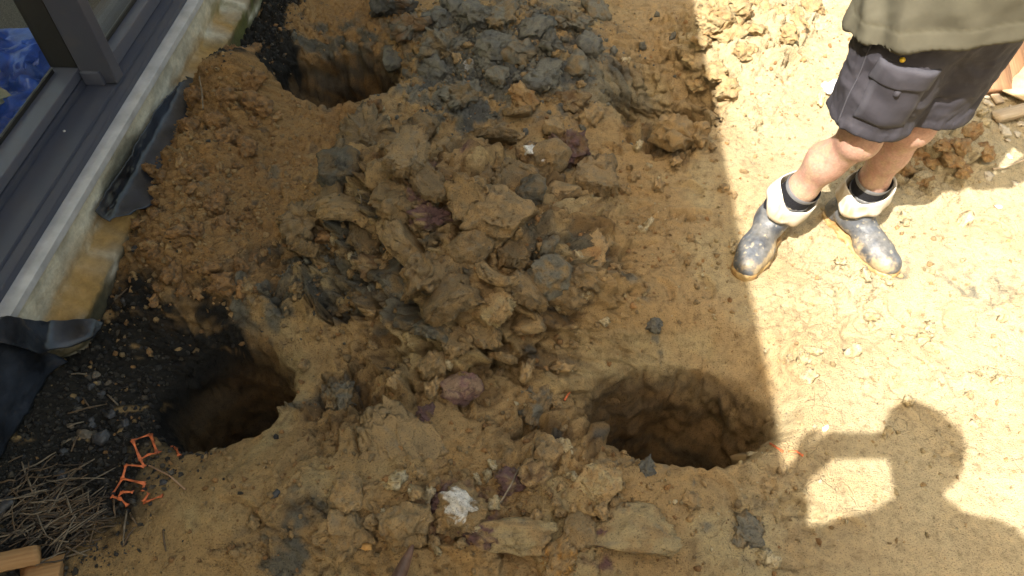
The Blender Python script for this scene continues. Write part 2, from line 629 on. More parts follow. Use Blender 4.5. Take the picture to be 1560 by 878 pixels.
# bored walls: scrape rings and smears
wi = wallm > 0.01
PW = np.stack([X[wi], Y[wi], Z[wi]], -1)
scr = np.zeros_like(X)
scr[wi] = 0.020 * fbm3(PW * np.array([7, 7, 5]), 4, 51, .55) + .006 * np.floor(2.5 * fbm3(PW * 11 + 3, 2, 52)) - .010 * smooth(.06, 0, np.abs(fbm3(PW * np.array([5, 5, 2.2]), 3, 53)))
rel = rel * (1 - 0.72 * wallm) + wallm * scr
P = np.stack([X, Y, Z], -1)
gu = np.gradient(P, axis=1)
gv = np.gradient(P, axis=0)
N = np.cross(gu, gv)
N /= np.linalg.norm(N, axis=-1, keepdims=True) + 1e-12
damp = smooth(6.0, 3.5, np.hypot(X0 - 0.4, Y0 - 1.7))
under = smooth(-0.10, -0.02, wall_x(X0, Y0))
P = P + N * (rel * damp * (0.15 + 0.85 * under))[..., None]
# soil colour
mot = fbm2(shx * 4.0, shy * 4.0, 4, 61)
mot2 = fbm2(shx * 13.0, shy * 13.0, 4, 63)
mot3 = fbm2(shx * 7.0 + 5, shy * 7.0, 4, 65)


def lay(c, colr, m):
    return c + (colr - c) * np.clip(m, 0, 1)[..., None]


Cc = np.broadcast_to(TAN, P.shape).copy()
Cc = lay(Cc, PALE, smooth(-0.1, 0.7, mot))
Cc = lay(Cc, OCHRE, 0.35 * smooth(0.40, 0.9, mot3))
DRY_SUNLIT = np.array((.56, .465, .295))
Cc = lay(Cc, DRY_SUNLIT, smooth(0.30, 1.15, X0) * (.86 + .22 * mot))  # dry clay tone that also paints the sunlit side brighter along x
Cc = lay(Cc, OLIVE, 0.8 * smooth(0.30, 0.75, mot2 - 0.15) * (X0 < 0.75))
Cc = lay(Cc, ORANGE, Z_LOOSE * (0.62 + 0.4 * mot))
Cc = lay(Cc, OLIVE, 0.55 * Z_TORN * smooth(-0.5, 0.5, mot3))
Cc = lay(Cc, BROWN * .85, 0.7 * Z_TORN * smooth(-0.25, 0.35, mot2))
Cc = lay(Cc, GREY, Z_GREY * smooth(-0.55, 0.15, mot2 + 0.6 * mot))
Cc = lay(Cc, SLATE, Z_GREY * smooth(-0.05, 0.45, mot3))
Cc = lay(Cc, GREY * 0.8, Z_DARKT * smooth(-0.5, 0.3, mot2) * 0.95)
patch = np.zeros_like(X)
for (px, py, r) in [(1135, 810, .045), (1130, 790, .03), (995, 497, .02), (1115, 535, .02), (980, 710, .035), (1040, 740, .02), (410, 290, .05), (345, 320, .035),
                    (1450, 410, .05), (1530, 440, .06), (1380, 400, .04), (1000, 200, .03), (960, 430, .04), (890, 250, .04), (395, 480, .08), (530, 150, .09), (480, 590, .06),
                    (600, 470, .06), (470, 380, .07)]:
    patch = np.maximum(patch, gaus(xa, ya, px, py, 0.03, r, r, 1.5))
Cc = lay(Cc, GREY, patch * smooth(-0.45, 0.25, mot2) * 0.9)
Cc = lay(Cc, SLATE * 0.9, 0.8 * smooth(0.55, 0.85, mot2) * (Z_LOOSE * 0.6 + Z_TORN))
purp = np.zeros_like(X)
for (px, py, r) in [(680, 770, .05), (735, 745, .03), (930, 840, .04), (660, 320, .06), (650, 630, .03), (770, 735, .03), (740, 800, .03)]:
    purp = np.maximum(purp, gaus(xa, ya, px, py, 0.10, r, r, 1.5))
Cc = lay(Cc, PURPLE, purp * smooth(-0.3, 0.1, mot2))
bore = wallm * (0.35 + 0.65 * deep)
Cc = lay(Cc, BROWN, 0.85 * bore)                                      # browner with depth down the bored walls
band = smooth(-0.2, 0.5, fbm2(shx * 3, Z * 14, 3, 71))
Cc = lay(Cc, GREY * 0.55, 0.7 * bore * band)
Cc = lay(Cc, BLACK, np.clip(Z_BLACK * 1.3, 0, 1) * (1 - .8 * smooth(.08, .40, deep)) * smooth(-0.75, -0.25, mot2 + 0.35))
Cc = lay(Cc, BROWN * .6, 0.4 * Z_BLACK * smooth(0.35, 0.9, mot3) * (1 - wallm))
ny, nx = X.shape
ii = np.arange(ny * nx).reshape(ny, nx)
quads = np.stack([ii[:-1, :-1], ii[:-1, 1:], ii[1:, 1:], ii[1:, :-1]], -1).reshape(-1, 4)
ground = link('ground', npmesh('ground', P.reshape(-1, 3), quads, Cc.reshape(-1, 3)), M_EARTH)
tag(ground, 'yellow brown clay ground with drilled holes and spoil', kind='structure')
GZ = P[..., 2]


def gz(x, y):
    """height of the ground surface"""
    i = int(np.clip(np.searchsorted(GXS, x) - 1, 0, nx - 2))
    j = int(np.clip(np.searchsorted(GYS, y) - 1, 0, ny - 2))
    return float(GZ[j:j + 2, i:i + 2].mean())


def on_ground(px, py, z0=0.05):
    """the ground point the photograph shows at that pixel"""
    z = z0
    for _ in range(14):
        p = at(px, py, z)
        z = 0.5 * z + 0.5 * gz(p[0], p[1])
    return at(px, py, z)


# ------------------------------------------------------------------ clay clods
ICO = {}


def ico(sub):
    if sub not in ICO:
        bm = bmesh.new()
        bmesh.ops.create_icosphere(bm, subdivisions=sub, radius=1.0)
        V = np.array([v.co[:] for v in bm.verts])
        F = np.array([[v.index for v in f.verts] for f in bm.faces])
        bm.free()
        ICO[sub] = (V, F)
    return ICO[sub]


def clod_shape(seed, sub, rough=1.0, flatz=0.75, smear=0.0, style='torn'):
    """a broken lump: cut by random planes, torn surface, optional smeared smooth side"""
    r = np.random.default_rng(seed)
    D, F = ico(sub)
    cut = style == 'cut'
    k = 7 if cut else 11
    n = r.normal(size=(k, 3)); n /= np.linalg.norm(n, axis=1, keepdims=True)
    c = r.uniform(0.93, 1.0, k) if style == 'ball' else r.uniform(0.62, 1.0, k)
    dn = np.maximum(D @ n.T, 0.05)
    rr = c[None, :] / dn
    ex = 80.0 if cut else 20.0
    rad = -np.log(np.exp(-rr * ex).sum(1)) / ex
    rad = np.clip(rad, 0.3, 1.2)
    V = D * rad[:, None]
    off = r.uniform(-50, 50, 3)
    sm = np.ones(len(D))
    if smear:
        sd = r.normal(size=3); sd[2] = abs(sd[2]) * 1.2 + 0.4; sd[1] -= 0.5; sd /= np.linalg.norm(sd)
        sm = 1 - smear * smooth(0.15, 0.55, D @ sd + .25 * fbm3(D * 2 + off, 2, 4))
    q = V * 1.5 + off
    V = V + (.12 if cut else .30) * np.stack([fbm3(q, 2, 5), fbm3(q + 9, 2, 6), fbm3(q - 9, 2, 7)], -1)
    if cut: sm = np.minimum(sm, .22 + .78 * smooth(.05, .4, fbm3(D * 1.6 - off, 2, 16)))
    grain = 1.6 if style == 'crumbly' else 1.0
    a = fbm3(V * 2.3 + off, 3, 8, 0.6)
    t = a * 4.0
    t = (np.floor(t) + smooth(.3, .7, t - np.floor(t))) / 4.0            # torn ledges
    cr = smooth(.07, 0.0, np.abs(fbm3(V * 1.9 - off, 3, 9))) * smooth(-.2, .2, noise3(V * 1.1 + off, 19))
    e = -np.abs(noise3(V * 7 + off, 10)) * 1.3 - .7 * np.abs(noise3(V * 14 + off, 11)) - .45 * np.abs(noise3(V * 28 + off, 12)) + .45
    gouge = np.sin((V @ np.array([.4, .3, 1.])) * 26 + 5 * fbm3(V * 1.4 + off, 2, 18)) * .010 * (1 - sm)
    disp = 0.24 * t * (.25 + .75 * sm) - 0.20 * cr + 0.17 * grain * e * (.10 + .90 * sm) + gouge
    V = V + D * (rough * disp)[:, None]
    V *= np.array([r.uniform(.9, 1.25), r.uniform(.75, 1.05), flatz * r.uniform(.85, 1.15)])
    return V, F, D, off


def slab_shape(seed, sub, rough=1.0, flatz=0.75):
    """a bent flake of clay: smooth scraped faces, sharp ragged torn rim"""
    r = np.random.default_rng(seed)
    D, F = ico(sub)
    off = r.uniform(-50, 50, 3)
    th = np.arctan2(D[:, 1], D[:, 0])
    cp = np.sqrt(np.clip(1 - D[:, 2] ** 2, 0, 1))
    e1 = .42
    rxy = cp ** e1
    zz = np.sign(D[:, 2]) * np.abs(D[:, 2]) ** e1
    ring = np.stack([np.cos(th), np.sin(th), 0 * th], -1)
    rag = 1 + .22 * fbm3(ring * 1.3 + off, 2, 21) + .10 * fbm3(ring * 5 + off, 2, 22, .7)
    thick = r.uniform(.24, .42) * (1 + .35 * noise3(D * 1.5 + off, 23))
    x, y, z = rxy * np.cos(th) * rag, rxy * np.sin(th) * rag * r.uniform(.65, .95), zz * thick
    rimw = smooth(.72, .95, rxy)
    V = np.stack([x, y, z], -1)
    # torn rim, scraped faces with gouge lines, a few deep cracks
    ed = -np.abs(noise3(V * 6 + off, 24)) - .6 * np.abs(noise3(V * 13 + off, 25)) + .35 + .8 * np.round(2.5 * fbm3(V * 2.6 + off, 2, 26)) / 2.5
    V = V + np.stack([np.cos(th), np.sin(th), .3 * np.sign(zz)], -1) * (.17 * rough * ed * (.06 + .94 * rimw))[:, None]
    cr = smooth(.05, 0, np.abs(fbm3(V * 1.5 - off, 3, 27))) * smooth(-.1, .25, noise3(V * 1.2 + off, 28))
    V[:, 2] += np.sign(zz) * (-.13 * cr + .05 * fbm3(V * 2.2 + off, 3, 29) + .012 * np.sin(V[:, 0] * 24 + 3 * fbm3(V * 1.2 + off, 2, 30)) - .03 * np.abs(noise3(V * 9 + off, 31)))
    # bend it
    cv = r.uniform(-.55, .75)
    V[:, 2] += cv * (V[:, 0] ** 2 - .4) + r.uniform(-.3, .3) * V[:, 0] * V[:, 1]
    V *= np.array([1.12, 1.0, max(flatz, .8)])
    return V, F, D, off


def clod_cols(V, D, off, c0, c1, amt=0.5, spots=()):
    m = smooth(-0.25 + (0.5 - amt), 0.35 + (0.5 - amt), fbm3(V * 1.6 + off, 3, 13))
    C = c0 + (c1 - c0) * m[:, None]
    m2 = smooth(0.28, 0.55, fbm3(V * 3.5 - off, 3, 14))
    C = C + (GREY - C) * (0.45 * m2)[:, None]
    for (d, wid, colr) in spots:
        d = np.array(d, float); d /= np.linalg.norm(d)
        k = (D @ d) + (0.22 if colr[0] > .5 else 0.50) * fbm3(V * 3.2 + off, 4, 15, .65)
        C = C + (colr - C) * smooth(wid, wid + 0.07, k)[:, None]
    return C


CLODN = 0


def clod(px, py, dpx, label, c0=TAN, c1=OLIVE, amt=0.5, sub=4, rough=1.0, flatz=0.75, smear=0.0, sink=0.25, spots=(), group=None, name='clay_clod', rz=None, tilt=0.35, asp=(1, 1), seed=None, style='torn'):
    global CLODN
    CLODN += 1
    sd = seed if seed is not None else 1000 + CLODN
    if dpx >= 54: sub = 5
    elif sub == 5: sub = 4
    V, F, D, off = slab_shape(sd, sub, rough, flatz) if style == 'slab' else clod_shape(sd, sub, rough, flatz, smear, style)
    p = on_ground(px, py)
    dep = float(np.dot(p - np.array([0, 0, CAM_H]), CF))
    size = dpx * dep / FOC * 0.5
    C_ = clod_cols(V, D, off, c0, c1, amt, spots)
    V = V * size * np.array([asp[0], asp[1], 1])
    me = npmesh(name, V, F, C_, flat=True)
    r = random.Random(sd)
    o = link(name, me, M_CLOD, None)
    o.location = (p[0], p[1], p[2] + size * flatz * (0.5 - sink))
    rot = (r.uniform(-tilt, tilt), r.uniform(-tilt, tilt), r.uniform(-3, 3) if rz is None else rz)
    if spots: rot = (0, 0, 0)
    elif style == 'slab': rot = (r.uniform(-.2, 1.0), r.uniform(-.7, .7), rot[2])
    o.rotation_euler = rot
    tag(o, label, 'clay clod', group or 'clay clods dug out of the holes')
    return o


HEAPG = 'clay clods in the central spoil heap'
L_TAN = 'rough tan clay clod in the heap between the drilled holes'
L_OLI = 'olive brown clay clod in the heap between the drilled holes'
L_DRK = 'dark grey clay clod in the heap between the drilled holes'
NOTED = [(541, 336, 'the curled slab'), (628, 384, 'the largest slab'), (861, 331, 'the pale plate'), (892, 396, 'the upright orange slab'), (749, 466, 'the tilted plate'),
         (661, 340, 'the purple clod'), (808, 243, 'the white crusted clod'), (868, 232, 'the brown purple clod')]


def heap_label(px, py, d, kind, sm):
    col_ = {'t': 'tan', 'o': 'olive brown', 'g': 'dark grey'}[kind]
    siz = 'large' if d >= 64 else 'medium' if d >= 48 else 'small'
    sur = 'smooth-faced' if sm > .6 else 'rough' if sm < .3 else 'half-smeared'
    n_, w_ = min(((px - a) ** 2 + (py - b) ** 2, (a, b, t)) for a, b, t in NOTED)[1], None
    dx, dy = px - n_[0], (py - n_[1]) * 1.5
    rel_ = ('on the house side of' if dx < 0 else 'on the hole side of') if abs(dx) > abs(dy) else ('behind, towards the grey heap,' if dy < 0 else 'towards the near holes from')
    if rel_.startswith('behind'): return f'{siz} {sur} {col_} clod between {n_[2]} and the grey heap'
    if rel_.startswith('towards'): return f'{siz} {sur} {col_} clod between {n_[2]} and the near holes'
    return f'{siz} {sur} {col_} clod {rel_} {n_[2]}'


for (px, py, d, kind) in [(563, 232, 78, 'o'), (623, 256, 74, 'o'), (520, 270, 62, 'g'), (606, 316, 62, 't'), (714, 256, 62, 't'), (749, 222, 62, 't'),
                          (766, 344, 72, 't'), (716, 320, 60, 't'), (835, 252, 42, 't'), (909, 286, 60, 'o'), (918, 262, 46, 't'), (783, 400, 52, 't'),
                          (654, 432, 76, 'o'), (684, 476, 74, 't'), (658, 513, 56, 'g'), (736, 514, 52, 't'), (700, 528, 50, 't'), (463, 355, 60, 'o'),
                          (474, 386, 52, 'o'), (610, 450, 50, 'g'), (716, 384, 52, 't'), (835, 432, 55, 'g'), (803, 458, 56, 't'), (590, 285, 52, 'o'),
                          (655, 290, 55, 'o'), (690, 240, 46, 't'), (780, 290, 60, 't'), (745, 300, 50, 'o'), (812, 300, 42, 'g'), (700, 420, 56, 't'),
                          (755, 430, 50, 't'), (560, 370, 55, 'o'), (830, 385, 46, 'g'), (860, 300, 40, 't'), (800, 500, 42, 't'), (640, 210, 44, 't'),
                          (500, 320, 46, 'o'), (590, 420, 44, 'g'), (770, 545, 44, 't'), (660, 560, 40, 't'), (860, 460, 46, 't'), (900, 330, 42, 'o'), (540, 205, 36, 'o'),
                          (845, 205, 34, 't'), (790, 180, 32, 't'), (625, 495, 40, 'g'), (885, 430, 40, 't')]:
    c0, c1, lab = {'t': (TAN * .86, OLIVE * .85, L_TAN), 'o': (OLIVE * .9, TAN * 0.78, L_OLI), 'g': (GREY * .75, OLIVE * .8, L_DRK)}[kind]
    d = d * 1.16
    wet_ = random.uniform(.62, 1.18)
    c0, c1 = c0 * wet_, c1 * wet_
    sm_ = random.choice((0, .5, .85))
    clod(px, py, d, heap_label(px, py, d, kind, sm_), c0, c1, 0.5, smear=sm_, group=HEAPG, rough=random.uniform(.8, 1.2), flatz=random.uniform(.7, 1.05), style=random.choice(('slab', 'slab', 'slab', 'cut', 'cut', 'torn', 'crumbly')), sink=-.10)
clod(541, 336, 96, 'curled olive clay slab with a smooth auger-scraped face in the heap', OLIVE * 1.08, TAN * .9, .4, 5, .7, .9, .95, .15, group=HEAPG, style='slab')
clod(628, 384, 108, 'largest olive clay slab with curved smooth face at the heap centre', OLIVE * 1.1, TAN * .9, .4, 5, .65, .9, .95, .15, group=HEAPG, style='slab')
clod(861, 331, 80, 'flat smooth pale olive clay plate on the heap edge', PALE * .85, OLIVE, .4, 5, .5, .5, .95, .1, group=HEAPG, asp=(1.25, .75), rz=.2, style='slab')
clod(892, 396, 84, 'upright smooth orange brown clay slab leaning on the heap edge', TAN, ORANGE, .5, 5, .6, .7, .95, .2, group=HEAPG, asp=(.65, 1.2), rz=-.3, style='slab')
clod(749, 466, 74, 'tilted tan clay plate over a dark gap in the heap', TAN, PALE * .9, .5, 5, .9, .45, .3, .05, group=HEAPG, asp=(.8, 1.2), rz=.6, style='slab')
clod(567, 405, 56, 'smeared brown clay lump under the curled slab', OLIVE, BROWN, .5, 4, .6, .8, .9, group=HEAPG)
clod(661, 340, 64, 'purple and tan crumbly clay clod in the heap', OLIVE, PURPLE, .45, 5, 1.3, .9, 0, .15, spots=[((.1, -.5, .8), .75, PURPLE)], group=HEAPG)
clod(640, 300, 44, 'small clay clod half covered in purple soil in the heap', OLIVE, PURPLE, .5, 4, 1.3, .9, 0, spots=[((.4, -.5, .8), .7, PURPLE)], group=HEAPG)
clod(808, 243, 60, 'tan clay clod with a flaking white crust on the heap', TAN, BROWN, .5, 5, .8, .8, .5, .1, spots=[((.25, -.3, .9), .74, WHITE)], group=HEAPG)
clod(868, 232, 62, 'brown purple clay clod with a dark hollow beside it', BROWN * 1.2, PURPLE * .9, .5, 5, 1.2, .9, group=HEAPG)
FG = 'clay clods in front of the heap'
clod(706, 600, 50, 'rounded purple speckled clay lump between the two near holes', np.array((.34, .225, .15)), PURPLE * 1.5, .4, 5, .42, .95, .2, -.05, spots=[((.2, -.8, .1), .8, PURPLE)], group=FG, style='ball')
clod(650, 632, 30, 'small purple clay lump beside the rounded speckled lump', PURPLE, BROWN, .3, 4, 1.2, .6, group=FG)
clod(821, 628, 66, 'grey tan clay clod beside the large drilled hole', OLIVE, GREY, .5, 5, 1.1, .8, group=FG)
clod(829, 690, 60, 'tan clay clod with dark gap on its left, before the large hole', TAN, OLIVE, .5, 5, 1.1, .7, .4, group=FG, style='cut')
clod(617, 806, 86, 'rounded tan clay clod behind the brown pointed rod', TAN, OLIVE, .5, 5, .8, .8, .6, .2, group=FG)
clod(706, 784, 82, 'clay clod capped with white flaking plaster-like crust', TAN, OLIVE, .5, 5, .8, .8, .3, .1, spots=[((0, -.15, 1), .80, WHITE)], group=FG)
clod(675, 765, 44, 'crumbly purple clay lump behind the white crusted clod', PURPLE, PURPLE * .7, .5, 4, 1.3, .8, group=FG)
clod(775, 815, 110, 'broad torn tan clay slab beside the white crusted clod', TAN, PALE * .9, .5, 5, .9, .55, .7, .2, spots=[((-.9, -.2, .3), .72, PURPLE)], group=FG, asp=(1.25, .7), style='cut')
clod(730, 822, 50, 'tan and purple clay lump under the white crusted clod', TAN, PURPLE, .5, 4, 1.1, .8, group=FG)
clod(525, 822, 96, 'broad low tan clay clod with an ochre chip on it', TAN, OLIVE, .4, 5, .9, .55, .4, .3, group=FG)
clod(883, 815, 62, 'grey green clay clod in the foreground clay', OLIVE, TAN * .8, .5, 5, .8, .8, .6, group=FG, style='cut')
clod(960, 815, 120, 'pale grey green clay slab with a purple torn edge', PALE * .88, TAN * .85, .4, 5, .8, .34, .95, .3, spots=[((-.9, -.5, .1), .85, PURPLE)], group=FG, asp=(1.2, .85), style='cut')
clod(779, 734, 44, 'small purple streaked clay lump with a straw stalk beside it', OLIVE, PURPLE, .8, 4, 1.2, .8, group=FG)
clod(517, 605, 62, 'dark grey clay clod beside the narrow drilled hole', GREY, OLIVE, .5, 5, 1.2, .7, group=FG)
clod(532, 752, 56, 'low tan clay clod left of the foreground slab', TAN, OLIVE, .4, 4, 1, .6, group=FG, style='cut')
clod(610, 690, 135, 'wide flat tan clay slab in front of the speckled lump', TAN * .85, OLIVE, .5, 5, .7, .16, .5, .8, group=FG, asp=(1.0, .8), tilt=.1)
clod(810, 725, 44, 'small cracked tan clod next to the purple streaked lump', TAN, BROWN, .4, 4, 1.1, .7, group=FG)
clod(910, 735, 60, 'low tan clod on the rim before the large hole', TAN, PALE, .4, 4, 1, .5, .3, group=FG, style='cut')
clod(850, 860, 60, 'lumpy tan clod between the grey green clods', TAN, OCHRE, .4, 4, 1.1, .7, group=FG)
clod(995, 497, 26, 'small slate grey clay lump above the large hole', SLATE, GREY, .5, 4, 1.2, .8, group=FG)
clod(985, 712, 30, 'slate grey clay lump on the near rim of the large hole', SLATE, GREY, .5, 4, 1.2, .8, group=FG)
clod(1135, 808, 50, 'ribbed grey clay lump pressed into the shaded clay', GREY, OLIVE, .5, 4, 1.2, .5, group=FG, sink=.4)
BK = 'clay clods of the grey heap'


def near_label(head, px, py, d, noted, cuts=(38, 48)):
    siz = 'large' if d >= cuts[1] else 'medium' if d >= cuts[0] else 'small'
    n_ = min(((px - a) ** 2 + 2 * (py - b) ** 2, (a, b, t)) for a, b, t in noted)[1]
    dx, dy = px - n_[0], (py - n_[1]) * 1.5
    if abs(dx) > abs(dy): w_ = 'on the house side of' if dx < 0 else 'on the side away from the house of'
    else: w_ = 'just beyond' if dy < 0 else 'just in front of'
    return f'{siz} {head} {w_} {n_[2]}'


GN = [(594, 20, 'the dark block-shaped clod'), (712, 104, 'the whitish smear'), (793, 150, 'the orange tan clod'), (868, 160, 'the brown tan clod'), (628, 46, 'the crumbly brown clod')]
SN = [(1272, 138, 'the white scrap'), (1026, 212, 'the upright clod on the hollow rim'), (1086, 36, 'the largest dry clod')]
ON = [(314, 150, 'the straw stalk'), (360, 100, 'the heap top lump'), (250, 212, 'the rumpled membrane'), (290, 500, 'the narrow hole'), (350, 75, 'the membrane scrap')]
L_SL = 'slate grey clay clod on the grey heap'
clod(594, 20, 62, 'dark block-shaped clay clod beside the far hole', BROWN, SLATE, .5, 5, .9, .9, .3, .1, spots=[((-.6, -.7, .2), .45, SLATE * .8)], group=BK)
clod(628, 46, 46, 'crumbly brown clay clod below the dark block-shaped clod', BROWN * 1.3, GREY, .5, 4, 1.3, .9, group=BK)
for (px, py, d) in [(680, 76, 52), (756, 74, 50), (786, 80, 44), (711, 146, 58), (865, 36, 56), (823, 116, 56), (840, 70, 46), (720, 30, 50), (770, 25, 52), (810, 40, 44),
                    (660, 30, 40), (900, 70, 40), (880, 100, 44), (760, 120, 40), (660, 110, 38), (905, 20, 40), (740, 100, 34), (690, 10, 40), (600, 90, 42)]:
    clod(px, py, d * 1.1, near_label('slate grey clod', px, py, d, GN), GREY, random.choice((SLATE, OLIVE * .8)), .5, 4, 1.2, random.uniform(.55, .85), random.choice((0, .4, .8)), .4, group=BK, style=random.choice(('cut', 'torn', 'crumbly')))
clod(793, 150, 42, 'orange tan clod at the foot of the grey heap', TAN, ORANGE, .5, 4, 1.1, .8, group=BK)
clod(902, 182, 36, 'tan clay clod at the right foot of the grey heap', TAN, OLIVE, .5, 4, 1.1, .9, group=BK)
clod(868, 160, 46, 'brown tan clod between grey heap and central heap', OLIVE, BROWN, .5, 4, 1.1, .8, group=BK)
clod(572, 166, 30, 'small red brown clod on the near rim of the far hole', ORANGE * .8, BROWN, .5, 4, 1.1, .9, group=BK)
clod(712, 104, 26, 'smeared whitish patch of clay on the grey heap', WHITE * .45, GREY, .2, 4, .5, .35, .8, group=BK)
clod(1026, 212, 50, 'upright tan clod on the near rim of the shallow hollow', TAN, OLIVE, .5, 4, 1.1, 1., group=BK)
clod(1060, 208, 44, 'rounded tan clod beside the upright one on the hollow rim', TAN, OLIVE, .5, 4, 1, .8, group=BK)
SUNG = 'dry clods in the sunlit corner'
for (px, py, d) in [(1086, 36, 62), (1066, 68, 42), (1122, 20, 48), (1116, 57, 50), (1183, 27, 42), (1214, 31, 44), (1160, 12, 40), (1150, 48, 38), (1240, 15, 40), (1095, 8, 40),
                    (1200, 55, 32), (1090, 115, 36), (1114, 140, 40), (1135, 80, 32), (1058, 96, 28), (1062, 130, 24)]:
    clod(px, py, d, near_label('dry yellow clod', px, py, d, SN, (36, 44)), PALE, TAN, .5, 4, 1.1, random.uniform(.6, .8), .3, .3, group=SUNG)
for (px, py, d) in [(1395, 240, 40), (1422, 256, 32), (1446, 250, 30), (1432, 226, 28), (1385, 215, 34), (1460, 230, 30), (1410, 280, 26), (1480, 205, 36), (1375, 262, 30), (1465, 265, 28), (1500, 235, 26)]:
    clod(px, py, d, ('large' if d > 33 else 'small') + ' brown clod in the shadow cast by the man in boots', TAN, ORANGE, .5, 4, 1.1, .85, 0, .2, group='clods behind the man in boots')
LHG = 'orange soil lumps heaped against the house'
for (px, py, d) in [(318, 108, 46), (345, 150, 34), (300, 150, 38), (330, 190, 34), (360, 100, 52), (385, 130, 40), (390, 165, 40), (290, 195, 30), (350, 215, 34), (300, 265, 28), (250, 275, 26),
                    (215, 300, 22), (240, 330, 24), (330, 320, 36), (345, 345, 30), (280, 445, 24), (265, 420, 28), (340, 435, 36), (370, 410, 28), (240, 390, 26), (230, 260, 22), (375, 230, 30), (300, 350, 24), (205, 340, 22)]:
    clod(px, py, d, near_label('orange soil lump', px, py, d, ON, (27, 36)), ORANGE, BROWN * 1.2, .4, 4, 1.2, .85, 0, .2, group=LHG, name='soil_lump')

# medium broken lumps, countable ones as things
MID = 'small broken lumps strewn over the clay'
protos = []
for k in range(12):
    V, F, D, off = clod_shape(5000 + k, 3, 1.7, .62, 0)
    c0, c1 = [(TAN, OLIVE), (OLIVE, TAN), (ORANGE, BROWN), (DRY_SUNLIT, PALE), (GREY, SLATE), (ORANGE, TAN)][k % 6]
    me = npmesh('soil_lump', V * .015, F, clod_cols(V, D, off, c0, c1), flat=True)
    me.materials.append(M_CLOD)
    protos.append(me)
areas = [((690, 400), (230, 200), 105, (0, 1, 3), 'small tan or olive lump broken off the central heap clods'),
         ((320, 280), (120, 190), 75, (2, 5, 8, 11), 'small orange soil lump lying on the heap by the house'),
         ((760, 80), (190, 95), 60, (4, 10, 1), 'small grey clay lump lying on the grey heap'),
         ((720, 780), (260, 90), 45, (0, 3, 1), 'small tan lump lying on the foreground clay'),
         ((1340, 420), (230, 330), 45, (3, 9), 'small dry lump lying on the sunlit trodden clay'),
         ((1000, 330), (120, 200), 25, (0, 3, 1), 'small tan lump on the clay between heap and shadow edge')]
for (c, r, n, ks, lab) in areas:
    for i in range(n):
        for _ in range(20):
            px, py = random.gauss(c[0], r[0] * .55), random.gauss(c[1], r[1] * .55)
            p = on_ground(px, py)
            if p[2] > -0.06 and 0 < py < 870 and wall_x(p[0], p[1]) > 0.06: break
        s = random.uniform(.009, .022) * (1.25 if random.random() < .2 else 1)
        o = link('soil_lump', protos[random.choice(ks)], None, None, (p[0], p[1], gz(p[0], p[1]) + s * .3),
                 (random.uniform(-3, 3), random.uniform(-3, 3), random.uniform(-3, 3)))
        o.scale = (s / .015 * random.uniform(.8, 1.3), s / .015 * random.uniform(.8, 1.2), s / .015)
        tag(o, lab, 'soil lump', MID)

# crumbs nobody could count: one mesh
def crumb_field(name, n, pick, smin, smax, cols, label, sub=1):
    D, F = ico(sub)
    Vs, Fs, Cs = [], [], []
    nv = len(D)
    cnt = 0
    rr = np.random.default_rng(len(name) * 31 + n)
    while cnt < n:
        x, y = pick(rr)
        z = gz(x, y)
        if z < -0.08 or wall_x(x, y) < 0.02: continue
        s = smin + (smax - smin) * rr.random() ** 3
        V = D * (1 + 0.35 * rr.normal(size=(nv, 1))).clip(.5, 1.5)
        q, _ = np.linalg.qr(rr.normal(size=(3, 3)))
        V = (V * rr.uniform(.6, 1.3, 3)) @ q * s + np.array([x, y, z + s * .35])
        Vs.append(V); Fs.append(F + cnt * nv)
        c = cols[rr.integers(len(cols))] * rr.uniform(.75, 1.15)
        Cs.append(np.broadcast_to(c, V.shape))
        cnt += 1
    o = link(name, npmesh(name, np.concatenate(Vs), np.concatenate(Fs), np.concatenate(Cs), flat=True), M_CLOD)
    tag(o, label, None, None, 'stuff')
    return o


def picker(lst):
    tot = sum(l[4] for l in lst)

    def f(rr):
        u = rr.random() * tot
        for (px, py, rx, ry, w) in lst:
            u -= w
            if u <= 0: break
        c = at(px, py, 0.08)
        return c[0] + rr.normal() * rx, c[1] + rr.normal() * ry
    return f


crumb_field('soil_crumbs', 5200, picker([(690, 380, .32, .36, 3), (320, 300, .18, .35, 3), (480, 60, .25, .25, 1), (720, 780, .40, .14, 1.6), (900, 350, .25, .35, 1), (1150, 50, .3, .25, .8)]),
            .0022, .0095, [TAN, ORANGE, OLIVE, ORANGE * .8, TAN * .8, TAN * .9], 'loose crumbs of tan and orange soil')
crumb_field('dry_crumbs', 1300, picker([(1300, 450, .35, .40, 2), (1450, 300, .25, .3, 1), (1250, 150, .3, .4, 1), (1350, 700, .3, .2, 1), (1050, 420, .2, .4, 1)]), .0018, .0075, [PALE, DRY_SUNLIT, TAN, PALE * .8], 'scattered dry crumbs on the trodden clay')
crumb_field('grey_crumbs', 1700, picker([(760, 70, .24, .24, 3), (500, 410, .10, .08, .5)]), .003, .011, [GREY, SLATE, GREY * .8, OLIVE], 'loose crumbs of grey clay')
crumb_field('gravel', 3000, picker([(70, 650, .15, .20, 3), (220, 580, .10, .12, 1.4), (405, 50, .04, .25, .8), (30, 760, .12, .1, 1)]), .002, .008,
            [BLACK * 1.3, BLACK * 2, np.array((.06, .055, .05)), np.array((.035, .034, .036)), np.array((.10, .085, .065))], 'dark gravelly soil beside the house')

